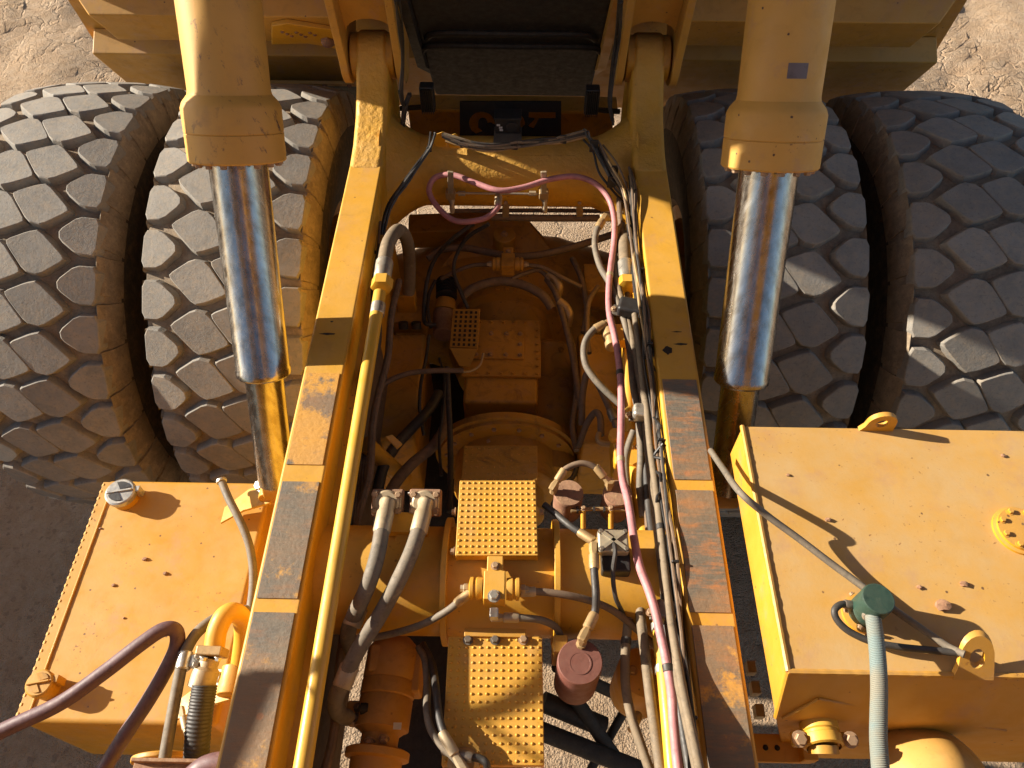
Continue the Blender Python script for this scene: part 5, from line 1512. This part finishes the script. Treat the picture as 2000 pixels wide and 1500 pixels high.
# ---------------------------------------------------------------- hoses at the small tank
hose('tank_hose', 'grey hose with cut end lying over the far corner of the filler cap tank',
     [(432, 938, 2.06), (446, 972, 2.06), (466, 1012, 2.05), (484, 1055, 2.03), (493, 1100, 2.0), (494, 1145, 1.98), (488, 1195, 1.97), (482, 1240, 1.95)], 0.0175, 'hose_grey', 'zinc', None, nut=False, L=0.012)
hose('purple_hose', 'thick purple hose making a sharp bend above the filler cap tank',
     [(-70, 1462, 2.30), (30, 1415, 2.32), (120, 1372, 2.34), (205, 1312, 2.36), (275, 1258, 2.38), (318, 1230, 2.38), (343, 1232, 2.36), (345, 1262, 2.32), (322, 1312, 2.28), (288, 1370, 2.24), (248, 1430, 2.20), (195, 1515, 2.16)], 0.0265, 'purple', n=18)
el = at(420, 1262, 2.32)
ey = thing('elbow_pipe', 'bright yellow bent pipe with square flange and pale sleeve beside the worn rail', 'pipe', el, 'pipes')
part('bend', B().tube([at(418, 1268, 2.34), at(424, 1232, 2.36), at(438, 1204, 2.37), (at(456, 1196, 2.35)), at(472, 1208, 2.28), at(476, 1240, 2.18), at(470, 1290, 2.05), at(462, 1340, 1.95)], 0.036, 20), M['pipe'], ey)
dd_ = (at(395, 1340, 2.30) - at(418, 1268, 2.34)).normalized()
part('square_flange', B().beam(at(417, 1264, 2.34), at(413, 1283, 2.335), 0.092, 0.085), M['fitting'], ey, 0.006)
for px, py in ((398, 1283), (427, 1284)):
    bolt(ey, at(px, py, 2.375), dd_, 0.011, M['zinc'])
pS = at(411, 1285, 2.33)
part('sleeve', B().lathe(pS, dd_, [(0.035, 0), (0.035, 0.03), (0.046, 0.04), (0.047, 0.10), (0.043, 0.105)], 28), M['ferrule'], ey)
# ribbed black suction hose
sh0 = [at(400, 1338, 2.32), at(394, 1375, 2.30), at(388, 1420, 2.27), at(384, 1470, 2.22), at(382, 1520, 2.16)]
S = spline(sh0, 30)
b = B().tube(S, 0.042, 20, raw=True, rfun=lambda t: 0.0425 + 0.0014 * math.sin(t * 2 * math.pi * 26))
solo('suction_hose', b, M['hose_black'], 'thick ribbed black suction hose below the pale sleeve of the bent pipe', 'hose', 'hoses', sharp=80)
hose('return_hose', 'grey hose with a bright banded clamp next to the bent yellow pipe',
     [(482, 1192, 2.2), (448, 1198, 2.26), (415, 1212, 2.3), (385, 1236, 2.32), (365, 1268, 2.33), (355, 1300, 2.33), (345, 1350, 2.32), (334, 1410, 2.30), (322, 1480, 2.28), (316, 1530, 2.27)], 0.0205, 'hose_grey')
p = at(360, 1292, 2.33)
bc = thing('band_clamp', 'bright banded clamp with two bolts around the grey return hose', 'clamp', p, 'clamps')
dcl = (at(350, 1330, 2.33) - at(360, 1285, 2.33)).normalized()
part('band', B().lathe(p - dcl * 0.03, dcl, [(0.022, -0.004), (0.0265, 0), (0.0265, 0.055), (0.022, 0.06)], 24), M['zinc'], bc)
part('ear', B().box(p + V((0.042, 0.0, 0.0)), (0.035, 0.045, 0.03)), M['zinc'], bc, 0.005)
bolt(bc, p + V((0.05, 0.012, 0.016)), (0.3, 0, 1), 0.011, M['zinc'])
bolt(bc, p + V((0.05, -0.016, 0.016)), (0.3, 0, 1), 0.011, M['zinc'])
hose('grease_line', 'thin pale grease line with a fitting behind the ribbed suction hose', [(358, 1402, 2.1), (364, 1430, 2.12), (370, 1470, 2.14), (376, 1520, 2.15)], 0.010, 'ferrule', 'ferrule', None)
# brown channel and purple hose at the near edge, yellow disc behind
p0, p1 = at(262, 1502, 2.30), at(500, 1498, 2.30)
ch = thing('cross_channel', 'dusty brown steel channel at the near edge in front of the filler cap tank', 'channel', p0)
part('web', B().box((p0 + p1) / 2 + V((0, -0.05, 0)), ((p1 - p0).length, 0.14, 0.03)), M['rust'], ch, 0.004)
part('lip', B().box((p0 + p1) / 2 + V((0, 0.015, 0.02)), ((p1 - p0).length, 0.012, 0.05)), M['rust'], ch, 0.003)
hose('purple_hose', 'thick purple hose arching over the brown channel at the near edge',
     [(360, 1530, 2.38), (400, 1498, 2.42), (440, 1490, 2.43), (480, 1498, 2.42), (520, 1530, 2.38)], 0.034, 'purple', n=18)
solo('end_disc', B().cyl(at(320, 1490, 2.0), at(322, 1478, 2.0), 0.115, n=36), M['tank'], 'yellow round disc behind the brown channel', 'cover', bev=0.006)

# ---------------------------------------------------------------- hoses at the big tank
ZH = ZT + 0.03
hose('breather_line', 'thin grey hose lying across the big tank from the frame to the lifting eye',
     [(1388, 880, 2.70), (1412, 915, 2.78), (1446, 962, 2.940), (1500, 1008, 2.900), (1560, 1052, 2.870), (1620, 1098, 2.850), (1680, 1142, 2.840), (1740, 1186, 2.835), (1800, 1228, 2.835), (1850, 1262, 2.840), (1884, 1278, 2.860)], 0.0112, 'hose_grey')
hose('breather_line', 'thin dark hose curling from the green breather to the near lifting eye',
     [(1662, 1182, 2.850), (1644, 1180, 2.860), (1630, 1192, 2.860), (1636, 1212, 2.850), (1660, 1234, 2.840), (1705, 1254, 2.835), (1760, 1264, 2.835), (1820, 1270, 2.835), (1880, 1276, 2.850)], 0.0105, 'hose_black', 'steel', None, L=0.025)
hose('braided_hose', 'thick pale blue braided hose hanging from the green breather',
     [(1702, 1190, 2.880), (1708, 1225, 2.900), (1714, 1280, 2.930), (1717, 1340, 2.950), (1716, 1400, 2.960), (1716, 1450, 2.960), (1722, 1530, 2.960)], 0.0222, 'braid', 'zinc', None, nut=False, L=0.03, n=20)
p = at(1603, 1438, 2.56)
cc = thing('pipe_coupling', 'yellow two bolt pipe coupling below the corner of the big tank', 'coupling', p)
part('pipe_stub', B().cyl(p + V((0, 0.16, -0.03)), p + V((0, -0.03, 0.0)), 0.05, n=32), M['tank'], cc)
part('clamp_half', B().lathe(p + V((0, 0.03, 0)), (0, -1, 0.15), [(0.051, -0.01), (0.058, -0.006), (0.058, 0.018), (0.053, 0.022), (0.053, 0.03), (0.060, 0.034), (0.060, 0.062), (0.052, 0.066)], 36, False, False), M['pipe'], cc)
part('pipe_mouth', B().cyl(p + V((0, -0.026, 0.0)), p + V((0, -0.05, -0.004)), 0.045, n=28), M['grimy'], cc)
for sx in (-1, 1):
    part('clamp_lug', B().box(p + V((sx * 0.075, -0.012, 0.012)), (0.045, 0.045, 0.032)), M['pipe'], cc, 0.008)
    bolt(cc, p + V((sx * 0.077, -0.014, 0.028)), (0, -0.3, 1), 0.018, M['bolt'])
p = at(1522, 1462, 2.25)
br = thing('tank_bracket', 'shaded yellow bracket plate between the worn rail and the pipe coupling', 'bracket', p)
part('bracket_plate', B().box(p, (0.20, 0.09, 0.02)), M['yellow'], br, 0.003)
part('bracket_tab', B().box(p + V((0.085, -0.01, 0.03)), (0.05, 0.07, 0.05)), M['yellow'], br, 0.004)
for k in (-1, 1):
    bolt(br, p + V((k * 0.02 - 0.03, 0, 0.01)), (0, 0, 1), 0.007, M['soot'])
p = at(1830, 1512, 2.5)
co = thing('cone_cover', 'sunlit yellow cone shaped cover at the near edge below the big tank', 'cover', p)
part('cone', B().lathe(p, (0.1, 0.35, 1), [(0.165, 0), (0.16, 0.015), (0.085, 0.075), (0.045, 0.10), (0.015, 0.108)], 40), M['bed'], co)
part('band', B().lathe(p - V((0, 0.0, 0.03)), (0.1, 0.35, 1), [(0.165, -0.01), (0.175, 0), (0.175, 0.022), (0.165, 0.026)], 40), M['zinc'], co)
# pale tags seen down the slot between worn rail and big tank
sl = thing('slot_plate', 'row of pale spacer plates down the slot between worn rail and big tank', 'spacer', at(1470, 1300, 1.8))
for px, py in ((1466, 1305), (1474, 1345), (1482, 1390)):
    part('spacer', B().box(at(px, py, 1.85), (0.035, 0.05, 0.05)), M['ferrule'], sl, 0.003)
